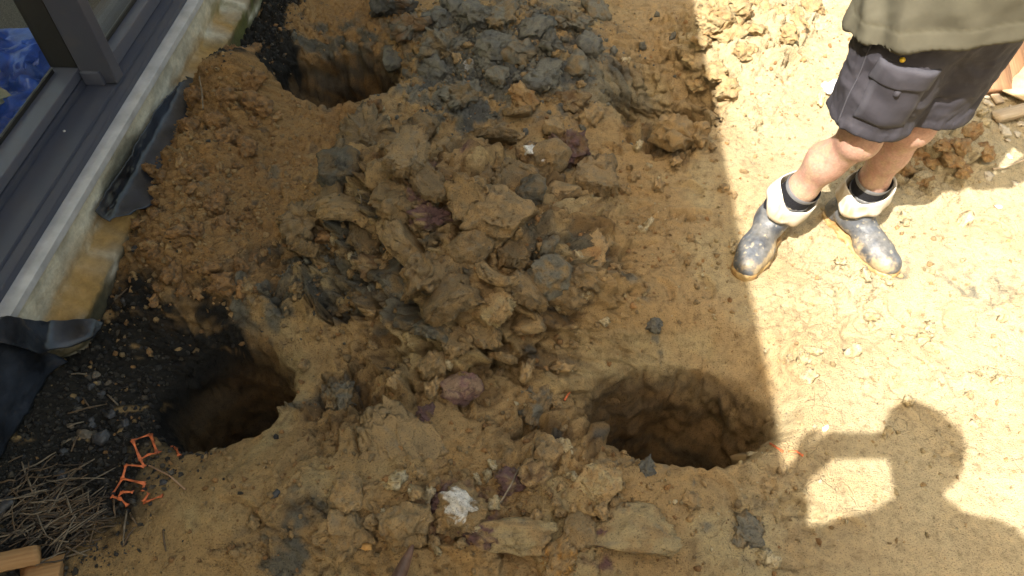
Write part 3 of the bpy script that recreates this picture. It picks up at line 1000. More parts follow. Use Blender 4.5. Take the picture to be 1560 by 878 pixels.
# ------------------------------------------------------------------ the house
def dusty(name, col_, rough):
    m, nt, bs = new_mat(name)
    co = nd(nt, 'ShaderNodeTexCoord').outputs['Object']
    n = noise_node(nt, 9, 8, .72, co)
    n2 = noise_node(nt, 130, 3, .7, co)
    r = ramp(nt, n.outputs[0], [(.50, (0, 0, 0)), (.80, (1, 1, 1))])
    r2 = ramp(nt, n2.outputs[0], [(.72, (0, 0, 0)), (.76, (1, 1, 1))])
    c = mixc(nt, r.outputs[0], col_, tuple(.78 * a + .22 * d for a, d in zip(col_, (.20, .17, .13))))
    c = mixc(nt, r2.outputs[0], c, (.16, .125, .085))
    nt.links.new(c, bs.inputs['Base Color'])
    rr_ = nd(nt, 'ShaderNodeMapRange'); rr_.inputs[3].default_value = rough; rr_.inputs[4].default_value = rough + .35
    nt.links.new(r.outputs[0], rr_.inputs[0]); nt.links.new(rr_.outputs[0], bs.inputs['Roughness'])
    return m


M_ALU = dusty('dark_grey_aluminium', (0.060, 0.065, 0.092), .40)
M_ALU2 = dusty('dark_grey_aluminium_rail', (0.088, 0.094, 0.128), .38)
M_GASKET = plain('black_rubber_gasket', (0.012, 0.012, 0.013), 0.6)
M_FLASH = plain('pale_grey_flashing', (0.44, 0.44, 0.46), 0.5, 0.0, .12, 12)
M_SOFFIT = plain('soffit_board', (0.62, 0.61, 0.58), 0.7)
M_CLAD = plain('wall_cladding', (0.50, 0.49, 0.46), 0.75)
M_ROOF = plain('roof_steel', (0.07, 0.075, 0.085), 0.5)
M_CARPET = plain('grey_carpet', (0.105, 0.105, 0.108), 0.95, 0, .28, 260, .003, 500, .1)
M_INNER = plain('inner_wall_paint', (0.68, 0.67, 0.64), 0.8)


def glass_mat():
    m, nt, b = new_mat('window_glass')
    nt.nodes.remove(b)
    tr = nd(nt, 'ShaderNodeBsdfTransparent')
    tr.inputs[0].default_value = (0.90, 0.93, 0.92, 1)
    gl = nd(nt, 'ShaderNodeBsdfGlossy')
    gl.inputs['Roughness'].default_value = 0.02
    lw = nd(nt, 'ShaderNodeLayerWeight')
    pw = nd(nt, 'ShaderNodeMath', operation='POWER'); pw.inputs[1].default_value = 4.0
    nt.links.new(lw.outputs['Facing'], pw.inputs[0])
    fr = nd(nt, 'ShaderNodeMath', operation='MULTIPLY_ADD'); fr.inputs[1].default_value = .7; fr.inputs[2].default_value = .03
    nt.links.new(pw.outputs[0], fr.inputs[0])
    mx = nd(nt, 'ShaderNodeMixShader')
    nt.links.new(fr.outputs[0], mx.inputs[0])
    nt.links.new(tr.outputs[0], mx.inputs[1])
    nt.links.new(gl.outputs[0], mx.inputs[2])
    nt.links.new(mx.outputs[0], nt.nodes['Material Output'].inputs[0])
    return m


M_GLASS = glass_mat()
M_CONC = attr_mat('stained_concrete', 0.85, .0030, 120, .3, .25, 45)
house = empty('house', (HX0, HY0, 0), HROT)
tag(house, 'house side with dark aluminium sliding doors above a stained concrete slab edge', 'house')
YA, YB = -3.6, 4.6                       # ends of the wall along its own line


def hloc(p):
    """yard point to the house's own axes"""
    c, s = math.cos(HROT), math.sin(HROT)
    x, y = p[0] - HX0, p[1] - HY0
    return np.array([x * c + y * s, -x * s + y * c, p[2]])


# slab edge: one long rough face with stains
def slab_face():
    ys = np.arange(-1.6, 2.6, 0.012)
    zs = np.concatenate([np.arange(-0.45, 0.02, 0.03), np.arange(0.02, 0.2361, 0.009)])
    ys = np.concatenate([[YA], ys, [YB]])
    YY, ZZ = np.meshgrid(ys, zs)
    led = 0.075 * smooth(-.56, -.48, YY + .03 * noise2(YY * 0 + 3, ZZ * 30, 207)) * smooth(0.115, 0.09, ZZ + 0.012 * fbm2(YY * 9, YY * 0 + 2, 3, 201))
    rg = 0.004 * fbm2(YY * 14, ZZ * 14, 4, 202)
    lump = 0.012 * np.clip(fbm2(YY * 22, ZZ * 40, 3, 203), 0, 1) * np.exp(-((ZZ - .10) / .02) ** 2)
    XX = -0.012 + led + rg + lump
    V = np.stack([XX, YY, ZZ], -1)
    base = np.array((.66, .61, .49))
    C_ = np.broadcast_to(base, V.shape).copy()
    st = fbm2(YY * 3.2, ZZ * 9, 4, 204)
    C_ = lay(C_, np.array((.50, .465, .38)), smooth(-.2, .5, fbm2(YY * 8, ZZ * 8, 4, 205)))
    C_ = lay(C_, np.array((.38, .23, .075)), smooth(.205, .11, ZZ + .05 * st) * smooth(-.35, .4, st + .15))
    C_ = lay(C_, np.array((.085, .075, .045)), smooth(.11, .07, ZZ + .03 * st) * smooth(-.5, .1, st))
    wet = smooth(.05, -.02, np.abs(YY - .10) - .13 + .04 * st) * smooth(.235, .16, ZZ + .05 * st)
    C_ = lay(C_, np.array((.11, .10, .070)), .85 * wet)
    moss = smooth(.75, 1.1, YY) * smooth(-.3, .3, fbm2(YY * 6, ZZ * 12, 3, 206)) * smooth(.22, .12, ZZ)
    C_ = lay(C_, np.array((.12, .125, .030)), .8 * moss)
    C_ = lay(C_, np.array((.11, .10, .075)), smooth(.03, -.05, ZZ))
    n, m = YY.shape
    idx = np.arange(n * m).reshape(n, m)
    Fq = np.stack([idx[:-1, :-1], idx[:-1, 1:], idx[1:, 1:], idx[1:, :-1]], -1).reshape(-1, 4)
    return npmesh('slab_edge', V.reshape(-1, 3), Fq, C_.reshape(-1, 3))


link('slab_edge', slab_face(), M_CONC, house)
bevel_box('floor_slab', (-2.1, -0.06, YA, YB, -0.45, 0.232), plain('slab_concrete', (.35, .33, .29), .9), house, 0)
bevel_box('flashing', (-0.036, 0.008, YA, YB, 0.236, 0.258), M_FLASH, house, .002)
sill = extrude_profile('door_sill', [(-0.036, .236), (-0.036, .276), (-0.062, .279), (-0.064, .274), (-0.072, .274), (-0.074, .280), (-0.160, .284), (-0.162, .279), (-0.170, .279), (-0.170, .300),
                                     (-0.30, .304), (-0.30, .236)], YA + .3, YB - .3, M_ALU, house)
# sliding door leaves: rail, stiles, glass, gasket; the nearer leaf runs on the inner track
MUL = 0.335                              # where the meeting stile stands


def leaf(y0, y1, x0, x1, zr):
    bevel_box('bottom_rail', (x0, x1, y0, y1, .2835 if x1 > -.165 else .305, zr), M_ALU2, house, .003)
    bevel_box('top_rail', (x0, x1, y0, y1, 2.26, 2.34), M_ALU2, house, .003)
    xm = x0 + 0.012
    g = bevel_box('glass_pane_or_added_rear_pane', (xm - .004, xm + .004, y0 + .012, y1 - .012, zr - .012, 2.27), M_GLASS, house, 0)
    bevel_box('gasket', (xm + .005, xm + .012, y0 + .04, y1 - .04, zr - .004, zr + .012), M_GASKET, house, .001)
    return g


leaf(-1.10, MUL + .02, -.262, -.172, .335)
leaf(MUL - .01, 2.30, -.168, -.105, .330)
leaf(-3.2, -1.12, -.168, -.105, .330)
bevel_box('meeting_stile', (-.171, -.066, MUL, MUL + .048, .2855, 2.34), M_ALU, house, .004)
bevel_box('inner_stile', (-.262, -.175, MUL + .004, MUL + .044, .337, 2.26), M_GASKET, house, .003)
bevel_box('stile', (-.262, -.172, -1.16, -1.10, .306, 2.34), M_ALU, house, .004)
bevel_box('stile', (-.168, -.10, 2.30, 2.36, .285, 2.34), M_ALU, house, .004)
bevel_box('head_frame', (-.30, -.05, YA + .3, YB - .3, 2.342, 2.42), M_ALU, house, .004)
bevel_box('jamb_wall', (-.30, -.02, YA, YA + .298, .263, 2.42), M_CLAD, house, .004)
bevel_box('jamb_wall', (-.30, -.02, YB - 2.2, YB, .305, 2.341), M_CLAD, house, .004)
bevel_box('upper_wall', (-.30, -.02, YA, YB, 2.422, 2.62), M_CLAD, house, .004)
for (u, w) in ((-.137, .1), (-.137, -.62), (-.10, 1.0), (-.137, -1.3)):       # sill screws
    V, F = tube_vf([(u, w, .281), (u, w, .2862)], .004, 8)
    link('screw', npmesh('screw', V, F), M_FLASH, house)
# eaves
EX, EZ = 0.735, 2.60
bevel_box('soffit', (-.02, EX - .02, YA - .6, YB + .6, 2.47, 2.485), M_SOFFIT, house, 0)
bevel_box('fascia', (EX - .019, EX + .0, YA - .6, YB + .6, 2.44, EZ - .004), M_ROOF, house, .003)
rf = link('roof', npmesh('roof', [(EX + .001, YA - .6, EZ - .03), (EX + .001, YB + .6, EZ - .03), (-2.15, YB + .6, EZ + .62), (-2.15, YA - .6, EZ + .62),
                                   (EX + .001, YA - .6, EZ), (EX + .001, YB + .6, EZ), (-2.15, YB + .6, EZ + .65), (-2.15, YA - .6, EZ + .65)],
                          [[0, 3, 2, 1], [4, 5, 6, 7], [0, 1, 5, 4], [1, 2, 6, 5], [2, 3, 7, 6], [3, 0, 4, 7]], flat=True), M_ROOF, house)
# the room behind the glass, made shallow to brighten its floor
bevel_box('carpet', (-2.0, -.302, YA + .1, YB - .1, .233, .268), M_CARPET, house, 0)
bevel_box('added_back_wall', (-2.1, -2.0, YA, YB, 2.45, 2.62), M_INNER, house, 0)
bevel_box('added_back_wall', (-2.1, -2.0, YA, -2.4, .27, 2.449), M_INNER, house, 0)
bevel_box('added_back_wall', (-2.1, -2.0, 3.2, YB, .27, 2.449), M_INNER, house, 0)
bevel_box('glass_pane_or_added_rear_pane', (-2.054, -2.046, -2.398, 3.198, .27, 2.449), M_GLASS, house, 0)  # unseen rear glazing, added to let sun brighten the room
bevel_box('side_wall', (-2.0, -.302, YA, YA + .1, .27, 2.62), M_INNER, house, 0)
bevel_box('side_wall', (-2.0, -.302, YB - .1, YB, .27, 2.62), M_INNER, house, 0)
bevel_box('ceiling_board', (-2.0, -.302, YA, YB, 2.621, 2.64), M_INNER, house, 0)


# blue tarpaulin spread on the room floor
def tarp():
    us, vs2 = np.arange(0, 1.42, .010), np.arange(0, 1.62, .010)
    A, B = np.meshgrid(us, vs2)
    h = 0.028 + 0.030 * fbm2(A * 4, B * 4, 4, 301, .55) + 0.05 * np.clip(1 - 6 * np.abs(fbm2(A * 2.2, B * 2.2, 3, 303)), 0, 1) ** 2
    h = h + .30 * facets(A, B, .15, 305, .7, .25, .3) + .25 * facets(A, B, .06, 306, .7, .2, .3)
    edge = np.minimum(np.minimum(A, 1.42 - A), np.minimum(B, 1.62 - B))
    h = np.maximum(h, .004) * smooth(0, .12, edge) + .003
    AX = A + .03 * fbm2(A * 3, B * 3, 3, 307)
    BY = B + .03 * fbm2(A * 3, B * 3, 3, 309)
    V = np.stack([AX, BY, h], -1)
    n, m = A.shape
    idx = np.arange(n * m).reshape(n, m)
    Fq = np.stack([idx[:-1, :-1], idx[:-1, 1:], idx[1:, 1:], idx[1:, :-1]], -1).reshape(-1, 4)
    return npmesh('tarpaulin', V.reshape(-1, 3), Fq)


M_TARP = plain('blue_tarpaulin', (0.022, 0.085, 0.46), 0.32, 0, .22, 22, .0012, 90, .6)
tp = link('tarpaulin', tarp(), M_TARP, None, (-2.88, .76, .269), (0, 0, math.radians(-3)))
tag(tp, 'crumpled blue tarpaulin spread on the room floor behind the glass', 'tarpaulin')
# beige crumpled dust sheet on the tarpaulin
V, F, D, off = clod_shape(771, 5, 0.5, .5, .4)
V = V + D * (0.10 * np.sin(9 * fbm3(V * 1.3, 2, 55)))[:, None]
dsm = npmesh('dust_sheet', V * np.array([.17, .22, .12]), F)
M_SHEET = plain('beige_cloth', (.42, .37, .27), .9, 0, .2, 14, .001, 300, .2)
ds = link('dust_sheet', dsm, M_SHEET, None, (-1.74, 1.86, .34), (0, 0, .4))
tag(ds, 'crumpled beige cloth lying on the blue tarpaulin', 'cloth')

# torn black membrane hanging from the slab edge
M_MEMB = plain('black_plastic_membrane', (0.022, 0.027, 0.038), 0.30, 0, .45, 9, .0022, 28, .6)


def membrane(label, outline, seed, x_of, thick=.0035):
    """torn sheet: outline in (along wall, height), pushed out from the wall by x_of"""
    ol = np.array(outline)
    n = 60
    y0, y1 = ol[:, 0].min(), ol[:, 0].max()
    ys = np.linspace(y0, y1, n)
    V, F = [], []
    top = [o for o in outline if o[2] > 0]
    bot = [o for o in outline if o[2] < 0]
    tz = np.interp(ys, [o[0] for o in top], [o[1] for o in top]) + .006 * noise2(ys * 60, ys * 0 + seed, seed)
    bz = np.interp(ys, [o[0] for o in bot], [o[1] for o in bot]) + .005 * noise2(ys * 30, ys * 0 + seed + 3, seed + 1)
    m = 24
    T = np.linspace(0, 1, m)
    YY, TT = np.meshgrid(ys, T)
    ZZ = tz[None] * (1 - TT) + bz[None] * TT
    XX = x_of(YY, ZZ, TT) + .0035 * fbm2(YY * 14, ZZ * 14, 3, seed) + .10 * facets(YY, ZZ, .055, seed + 40, .8, .1, .2) + .05 * facets(YY, ZZ, .025, seed + 41, .8, .1, .2)
    front = np.stack([XX, YY, ZZ], -1).reshape(-1, 3)
    back = front - np.array([thick, 0, 0])
    idx = np.arange(n * m).reshape(m, n)
    q = np.stack([idx[:-1, :-1], idx[1:, :-1], idx[1:, 1:], idx[:-1, 1:]], -1).reshape(-1, 4)
    k = n * m
    q2 = q[:, ::-1] + k
    loop = list(idx[0]) + list(idx[1:, -1]) + list(idx[-1, -2::-1]) + list(idx[-2:0:-1, 0])
    side = np.array([[loop[i], loop[(i + 1) % len(loop)], loop[(i + 1) % len(loop)] + k, loop[i] + k] for i in range(len(loop))])
    o = link('plastic_membrane', npmesh('plastic_membrane', np.concatenate([front, back]), np.concatenate([q, q2, side])), M_MEMB, None, (HX0, HY0, 0), (0, 0, HROT))
    tag(o, label, 'membrane', 'torn black membrane along the slab edge')
    return o


def xw(base, out):
    return lambda y, z, t: base + out * t ** 1.3 + .082 * smooth(.145, .105, z) * smooth(-.60, -.50, y)


def mpt(px, py, xl):
    """along-wall and height of the pixel on a plane xl out from the wall"""
    d = CF + CR * ((px - 780) / FOC) + CU * ((439 - py) / FOC)
    c, s = math.cos(HROT), math.sin(HROT)
    nrm = np.array([c, s, 0])
    o = np.array([HX0, HY0, 0]) + nrm * xl
    t = np.dot(o - np.array([0, 0, CAM_H]), nrm) / np.dot(d, nrm)
    p = hloc(np.array([0, 0, CAM_H]) + d * t)
    return p[1], p[2]


def outline(tops, bots, xl=.01):
    r = []
    for (a, b) in tops:
        y, z = mpt(a, b, xl); r.append((y, z, 1))
    for (a, b) in bots:
        y, z = mpt(a, b, xl); r.append((y, z, -1))
    r.sort(key=lambda o: o[0])
    return r


membrane('rumpled black membrane piece on the slab edge beside the orange heap',
         outline([(158, 318), (200, 250), (248, 165), (290, 118)], [(165, 338), (205, 300), (250, 212), (292, 130)], .03), 11, xw(.012, .025))
membrane('small blue black membrane scrap at the top of the orange heap',
         outline([(330, 88), (345, 72), (368, 66)], [(333, 100), (350, 90), (368, 78)], .05), 12, xw(.02, .02))
membrane('rounded black membrane flap over the slab edge by the dark soil',
         outline([(10, 500), (40, 482), (70, 487), (100, 492), (124, 484)], [(15, 522), (45, 528), (78, 540), (100, 530), (124, 500)], .07), 13, xw(.020, .020))
membrane('long blue black membrane sheet sloping down to the dark soil',
         outline([(-140, 720), (-60, 610), (0, 522), (40, 524), (75, 541)], [(-140, 880), (-60, 760), (0, 690), (40, 625), (75, 565)], .02), 14, xw(.016, .012))

# ------------------------------------------------------------------ bodies: distance fields turned into one skin
class Field:
    def __init__(self, lo, hi, h):
        self.lo = np.array(lo, float); self.h = h
        n = np.ceil((np.array(hi) - self.lo) / h).astype(int) + 1
        self.ax = [self.lo[i] + h * np.arange(n[i]) for i in range(3)]
        self.F = np.full(n, 1.0, np.float32)

    def sub(self, lo, hi):
        sl = []
        for i in range(3):
            a = max(0, int((lo[i] - self.lo[i]) / self.h) - 1)
            b = min(len(self.ax[i]), int((hi[i] - self.lo[i]) / self.h) + 3)
            sl.append(slice(a, max(b, a + 1)))
        g = np.meshgrid(*[self.ax[i][sl[i]] for i in range(3)], indexing='ij')
        return tuple(sl), g

    def add(self, a, b, r1, r2, k=0.02, sq=None, cut_a=False, cut_b=False, op='union'):
        """tapered capsule; sq = (axis vector, factor) makes it flatter along that axis; cut_* give flat ends"""
        a = np.array(a, float); b = np.array(b, float)
        m = max(r1, r2) * (1.6 if sq else 1) + k + 3 * self.h
        sl, g = self.sub(np.minimum(a, b) - m, np.maximum(a, b) + m)
        if g[0].size == 0: return
        p = np.stack(g, -1) - a
        ba = b - a
        L2 = float(ba @ ba) + 1e-12
        t = np.clip((p @ ba) / L2, 0, 1)
        w = p - t[..., None] * ba
        if sq:
            n = np.array(sq[0], float); n /= np.linalg.norm(n)
            w = w + ((w @ n) * (sq[1] - 1))[..., None] * n
        d = np.linalg.norm(w, axis=-1) - (r1 + (r2 - r1) * t)
        L = math.sqrt(L2)
        if cut_b: d = np.maximum(d, (p @ ba) / L - L)
        if cut_a: d = np.maximum(d, -(p @ ba) / L)
        F = self.F[sl]
        if op == 'union':
            hh = np.clip(0.5 + 0.5 * (F - d) / max(k, 1e-6), 0, 1)
            self.F[sl] = F * (1 - hh) + d * hh - k * hh * (1 - hh)
        else:
            self.F[sl] = np.maximum(F, -d)

    def grid(self):
        return np.stack(np.meshgrid(*self.ax, indexing='ij'), -1)

    def cut(self, point, normal):
        """keep the side the normal points away from"""
        n = np.array(normal, float); n /= np.linalg.norm(n)
        q = (self.ax[0][:, None, None] - point[0]) * n[0] + (self.ax[1][None, :, None] - point[1]) * n[1] + (self.ax[2][None, None, :] - point[2]) * n[2]
        self.F = np.maximum(self.F, q.astype(np.float32))

    def mesh(self):
        F = self.F
        ins = F < 0
        n = np.array(F.shape) - 1
        cnt = np.zeros(n, np.int32)
        pos = np.zeros((*n, 3), np.float32)

        def s(o):
            return tuple(slice(o[i], o[i] + n[i]) for i in range(3))
        corners = [(i, j, k) for i in (0, 1) for j in (0, 1) for k in (0, 1)]
        for ca in corners:
            for ax in range(3):
                if ca[ax]: continue
                cb = list(ca); cb[ax] = 1
                fa, fb = F[s(ca)], F[s(cb)]
                ch = ins[s(ca)] != ins[s(cb)]
                if not ch.any(): continue
                t = np.where(ch, fa / np.where(ch, fa - fb, 1), 0)
                cnt += ch
                for d in range(3):
                    pos[..., d] += np.where(ch, ca[d] + (t if d == ax else 0), 0)
        act = cnt > 0
        idx = np.full(n, -1, np.int64)
        idx[act] = np.arange(act.sum())
        base = np.argwhere(act)
        V = (base + pos[act] / cnt[act][:, None]) * self.h + self.lo
        Q = []
        for ax in range(3):
            o1, o2 = [(1, 2), (2, 0), (0, 1)][ax]
            A = ins
            sa = [slice(None)] * 3; sb = [slice(None)] * 3
            sa[ax] = slice(0, -1); sb[ax] = slice(1, None)
            ch = A[tuple(sa)] != A[tuple(sb)]
            e = np.argwhere(ch)
            ok = (e[:, o1] > 0) & (e[:, o2] > 0) & (e[:, o1] < n[o1]) & (e[:, o2] < n[o2])
            e = e[ok]
            out = A[tuple(sa)][tuple(e.T)]

            def ci(d1, d2):
                q = e.copy(); q[:, o1] -= d1; q[:, o2] -= d2
                return idx[tuple(q.T)]
            q = np.stack([ci(1, 1), ci(0, 1), ci(0, 0), ci(1, 0)], -1)
            q[~out] = q[~out][:, ::-1]
            Q.append(q)
        Q = np.concatenate(Q)
        return V, Q


def vert_normals(V, Q):
    n = np.cross(V[Q[:, 2]] - V[Q[:, 0]], V[Q[:, 3]] - V[Q[:, 1]])
    N_ = np.zeros_like(V)
    for k in range(4): np.add.at(N_, Q[:, k], n)
    return N_ / (np.linalg.norm(N_, axis=1, keepdims=True) + 1e-12)


def vec(*a): return np.array(a, float)


def hand(fd, wrist, direc, palm_n, side, curl=0.9, s=1.0):
    """palm and five fingers rooted in it; direc points from wrist to knuckles, palm_n out of the palm"""
    d = direc / np.linalg.norm(direc)
    n = palm_n - d * (palm_n @ d); n /= np.linalg.norm(n)
    w = np.cross(d, n) * side                      # towards the thumb
    pc = wrist + d * .05 * s
    for o in (-.026, -.009, .009, .026):
        fd.add(wrist + w * o * .6, wrist + d * .085 * s + w * o * s, .013, .012, .012)
    for o, l in ((.028, .9), (.0095, 1.0), (-.0095, .94), (-.027, .75)):
        p = wrist + d * .088 * s + w * o * s
        a = 0.25
        for seg in (.040, .026, .020):
            q = p + (d * math.cos(a) + n * math.sin(a)) * seg * l * s
            fd.add(p, q, .0088 * s, .0078 * s, .003)
            p = q
            a += curl * .75
    p = wrist + d * .028 * s + w * .026 * s
    a = .6
    for seg in (.036, .030, .024):
        q = p + (w * math.cos(a) + d * math.sin(a) * .9 + n * .35 * a).astype(float) / 1.05 * seg * s
        fd.add(p, q, .0115 * s, .0092 * s, .006)
        p = q
        a += .45


def head_prims(fd, hc, face, up=vec(0, 0, 1)):
    f = face / np.linalg.norm(face)
    r = np.cross(f, up); r /= np.linalg.norm(r)
    u = np.cross(r, f)
    fd.add(hc + u * .035 - f * .015, hc + u * .03 + f * .02, .083, .080, .02, (r, 1.10))
    fd.add(hc - u * .02 + f * .02, hc - u * .075 + f * .045, .070, .042, .03, (r, 1.05))
    fd.add(hc + u * .015 + f * .092, hc - u * .022 + f * .112, .010, .014, .012)          # nose
    for sg in (-1, 1):
        fd.add(hc + u * .022 + f * .088 + r * sg * .032, hc + u * .022 + f * .088 + r * sg * .036, .011, .011, .004)   # eyeballs under lids
        fd.add(hc + r * sg * .082 + u * .022 - f * .005, hc + r * sg * .080 - u * .025, .014, .010, .006, (r, 1.6))    # ears
    fd.add(hc - u * .055 + f * .090 - r * .018, hc - u * .055 + f * .090 + r * .018, .008, .008, .006)               # lips


M_SKIN = attr_mat('skin', .55, .0010, 420, .4, .22, 150)
M_SHIRT = attr_mat('olive_shirt_cloth', .9, .0005, 900, .15, .10, 25)
M_SHORT = attr_mat('charcoal_shorts_cloth', .8, .0006, 800, .25, .14, 40)
M_RUBBER = attr_mat('muddy_rubber', .45, .0012, 160, .5, .30, 70)
M_CUFF = attr_mat('cream_boot_lining', .85, .0008, 300, .3, .10, 60)
M_SOCK = plain('charcoal_sock', (.022, .022, .026), .95, 0, .15, 300, .001, 500, .1)
M_HAIR = plain('brown_hair', (.05, .032, .02), .7, 0, .3, 120, .004, 200)


def uni(V, c): return np.broadcast_to(np.array(c, float), V.shape).copy()


# the man in boots
man = empty('person', (0.95, 1.6, gz(.95, 1.6)))
tag(man, 'man in olive shirt, black cargo shorts and muddy rubber boots on sunlit clay', 'person')
man_inv = Matrix.Translation(man.location).inverted()


def child(name, V, Q, mat, cols=None, parent=None, root=None):
    root = root or man
    V = np.asarray(V) - np.array(root.location)
    o = link(name, npmesh(name, V, Q, cols), mat, parent or root)
    return o


ANR, ANL = vec(.802, 1.600, 0), vec(1.050, 1.622, 0)
FDR, FDL = vec(-.54, -.84, 0), vec(.38, -.92, 0)
FDR /= np.linalg.norm(FDR); FDL /= np.linalg.norm(FDL)
for A_ in (ANR, ANL): A_[2] = gz(A_[0], A_[1])
ZG = float((ANR[2] + ANL[2]) / 2)
KNR, KNL = vec(.890, 1.490, .480 + ZG), vec(1.045, 1.540, .480 + ZG)
HPR, HPL = vec(.908, 1.500, .86 + ZG), vec(1.050, 1.535, .86 + ZG)
PEL = vec(.99, 1.515, .92 + ZG)
CHE = vec(1.00, 1.47, 1.24 + ZG)
NEK = vec(1.00, 1.42, 1.45 + ZG)
HED = vec(1.00, 1.345, 1.585 + ZG)
SHR, SHL = vec(.815, 1.425, 1.385 + ZG), vec(1.185, 1.475, 1.385 + ZG)
ELR, ELL = vec(.745, 1.365, 1.115 + ZG), vec(1.285, 1.385, 1.115 + ZG)
WRR, WRL = vec(.93, 1.235, 1.19 + ZG), vec(1.09, 1.240, 1.15 + ZG)
fd = Field((.60, 1.05, -.02), (1.45, 1.80, 1.85), .0065)
for (an, kn, hp) in ((ANR, KNR, HPR), (ANL, KNL, HPL)):
    ank = an + vec(0, 0, .085)
    fd.add(ank, ank + (kn - ank) * .35, .034, .040, .02)
    calf = ank + (kn - ank) * .66 + vec(0, .016, 0)
    fd.add(ank + (kn - ank) * .3, calf, .037, .049, .03)
    fd.add(calf, kn + vec(0, .008, -.03), .049, .046, .03)
    fd.add(kn + vec(0, -.008, -.01), kn + vec(0, -.006, .02), .043, .044, .03)
    fd.add(kn, hp, .050, .085, .03)
    fdir = FDR if an is ANR else FDL
    fd.add(ank - vec(0, 0, .04), an + fdir * .13 + vec(0, 0, .045), .034, .026, .02)
fd.add(HPR, HPL, .09, .09, .04)
fd.add(PEL, PEL + vec(0, 0, .12), .125, .125, .05, ((0, 1, 0), 1.25))
fd.add(PEL + vec(0, 0, .1), CHE, .13, .135, .05, ((0, 1, 0), 1.25))
fd.add(CHE, NEK - vec(0, 0, .06), .135, .09, .05, ((0, 1, 0), 1.2))
fd.add(NEK - vec(0, 0, .05), HED - vec(0, -.01, .05), .056, .055, .03)
for (sh, el, wr) in ((SHR, ELR, WRR), (SHL, ELL, WRL)):
    fd.add(NEK - vec(0, 0, .06), sh, .06, .062, .04)
    fd.add(sh, el, .056, .043, .03)
    fd.add(el, wr, .043, .029, .02)
head_prims(fd, HED, vec(-.15, -.8, -.45))
hand(fd, WRR, vec(.8, -.25, .15), vec(.1, .8, -.2), 1)
hand(fd, WRL, vec(-.8, -.25, .15), vec(-.1, .8, -.2), -1)
V, Q = fd.mesh()
sk = uni(V, (.47, .285, .215))
mud = smooth(.16, .34, fbm3(V * 30, 5, 401, .7) + .22 * smooth(.40 + ZG, .26 + ZG, V[:, 2])) * smooth(.62 + ZG, .40 + ZG, V[:, 2])
mott = smooth(-.35, .45, fbm3(V * 26, 5, 402, .7))
sk = sk + (np.array((.42, .225, .165)) - sk) * (.8 * mott)[:, None]
sk = sk + (np.array((.44, .32, .19)) - sk) * (.5 * mud)[:, None]
child('body', V, Q, M_SKIN, sk)
# hair
fh = Field(HED - .14, HED + .14, .007)
fh.add(HED + vec(0, .02, .045), HED + vec(0, .035, .0), .092, .088, .02)
fh.cut(HED + vec(0, -.045, .02), vec(0, -1, -.55))
V, Q = fh.mesh()
child('hair', V, Q, M_HAIR)


def garment_wrinkle(V, Q, amp, sc, seed, ani=(1, 1, 1)):
    N_ = vert_normals(V, Q)
    q = V * np.array(ani) * sc
    w = fbm3(q + 1.2 * np.stack([fbm3(V * sc * .5, 2, seed + 3)] * 3, -1), 3, seed, .5)
    rid = 1 - np.abs(fbm3(q * 1.1 + 7, 2, seed + 9)) * 2.2
    return V + N_ * (amp * (w + .55 * np.clip(rid, 0, 1)))[:, None]


# shorts
fs = Field((.66, 1.28, .38), (1.36, 1.80, 1.12), .0055)
for (kn, hp, sx) in ((KNR, HPR, -1), (KNL, HPL, 1)):
    hem = kn + (hp - kn) * .15 + vec(sx * .006, .004, 0)
    top = hp + vec(sx * .0, .0, -.02)
    fs.add(hem, top, .098, .118, .03, None, True, False)
    ax_ = (top - hem) / np.linalg.norm(top - hem)
    fs.add(hem, hem + ax_ * .022, .101, .102, .002, None, True, True)         # turned hem
fs.add((HPR + HPL) / 2 + vec(0, 0, .03), PEL + vec(0, 0, .10), .165, .150, .05, ((0, 1, 0), 1.22))
for (kn, hp, sx) in ((KNR, HPR, -1), (KNL, HPL, 1)):
    hem = kn + (hp - kn) * .15
    fs.add(hem - (hp - kn) * .3, hem - (hp - kn) * .03, .078, .078, 0, op='sub')
V, Q = fs.mesh()
V = garment_wrinkle(V, Q, .0068, 12, 501, (1, 1, .8))
cs = uni(V, (.040, .037, .045))
wear = smooth(.1, .6, fbm3(V * 30, 3, 505))
cs = cs + (np.array((.062, .058, .068)) - cs) * (.6 * wear)[:, None]
shorts = child('shorts', V, Q, M_SHORT, cs)
V_SH, Q_SH = V, Q
N_SH = vert_normals(V_SH, Q_SH)


def on_cloth(p, V=None, N_=None):
    """nearest cloth point in front of p"""
    V_ = V_SH if V is None else V
    n_ = N_SH if N_ is None else N_
    i = int(np.argmin(((V_ - p) ** 2).sum(1)))
    return V_[i], n_[i]


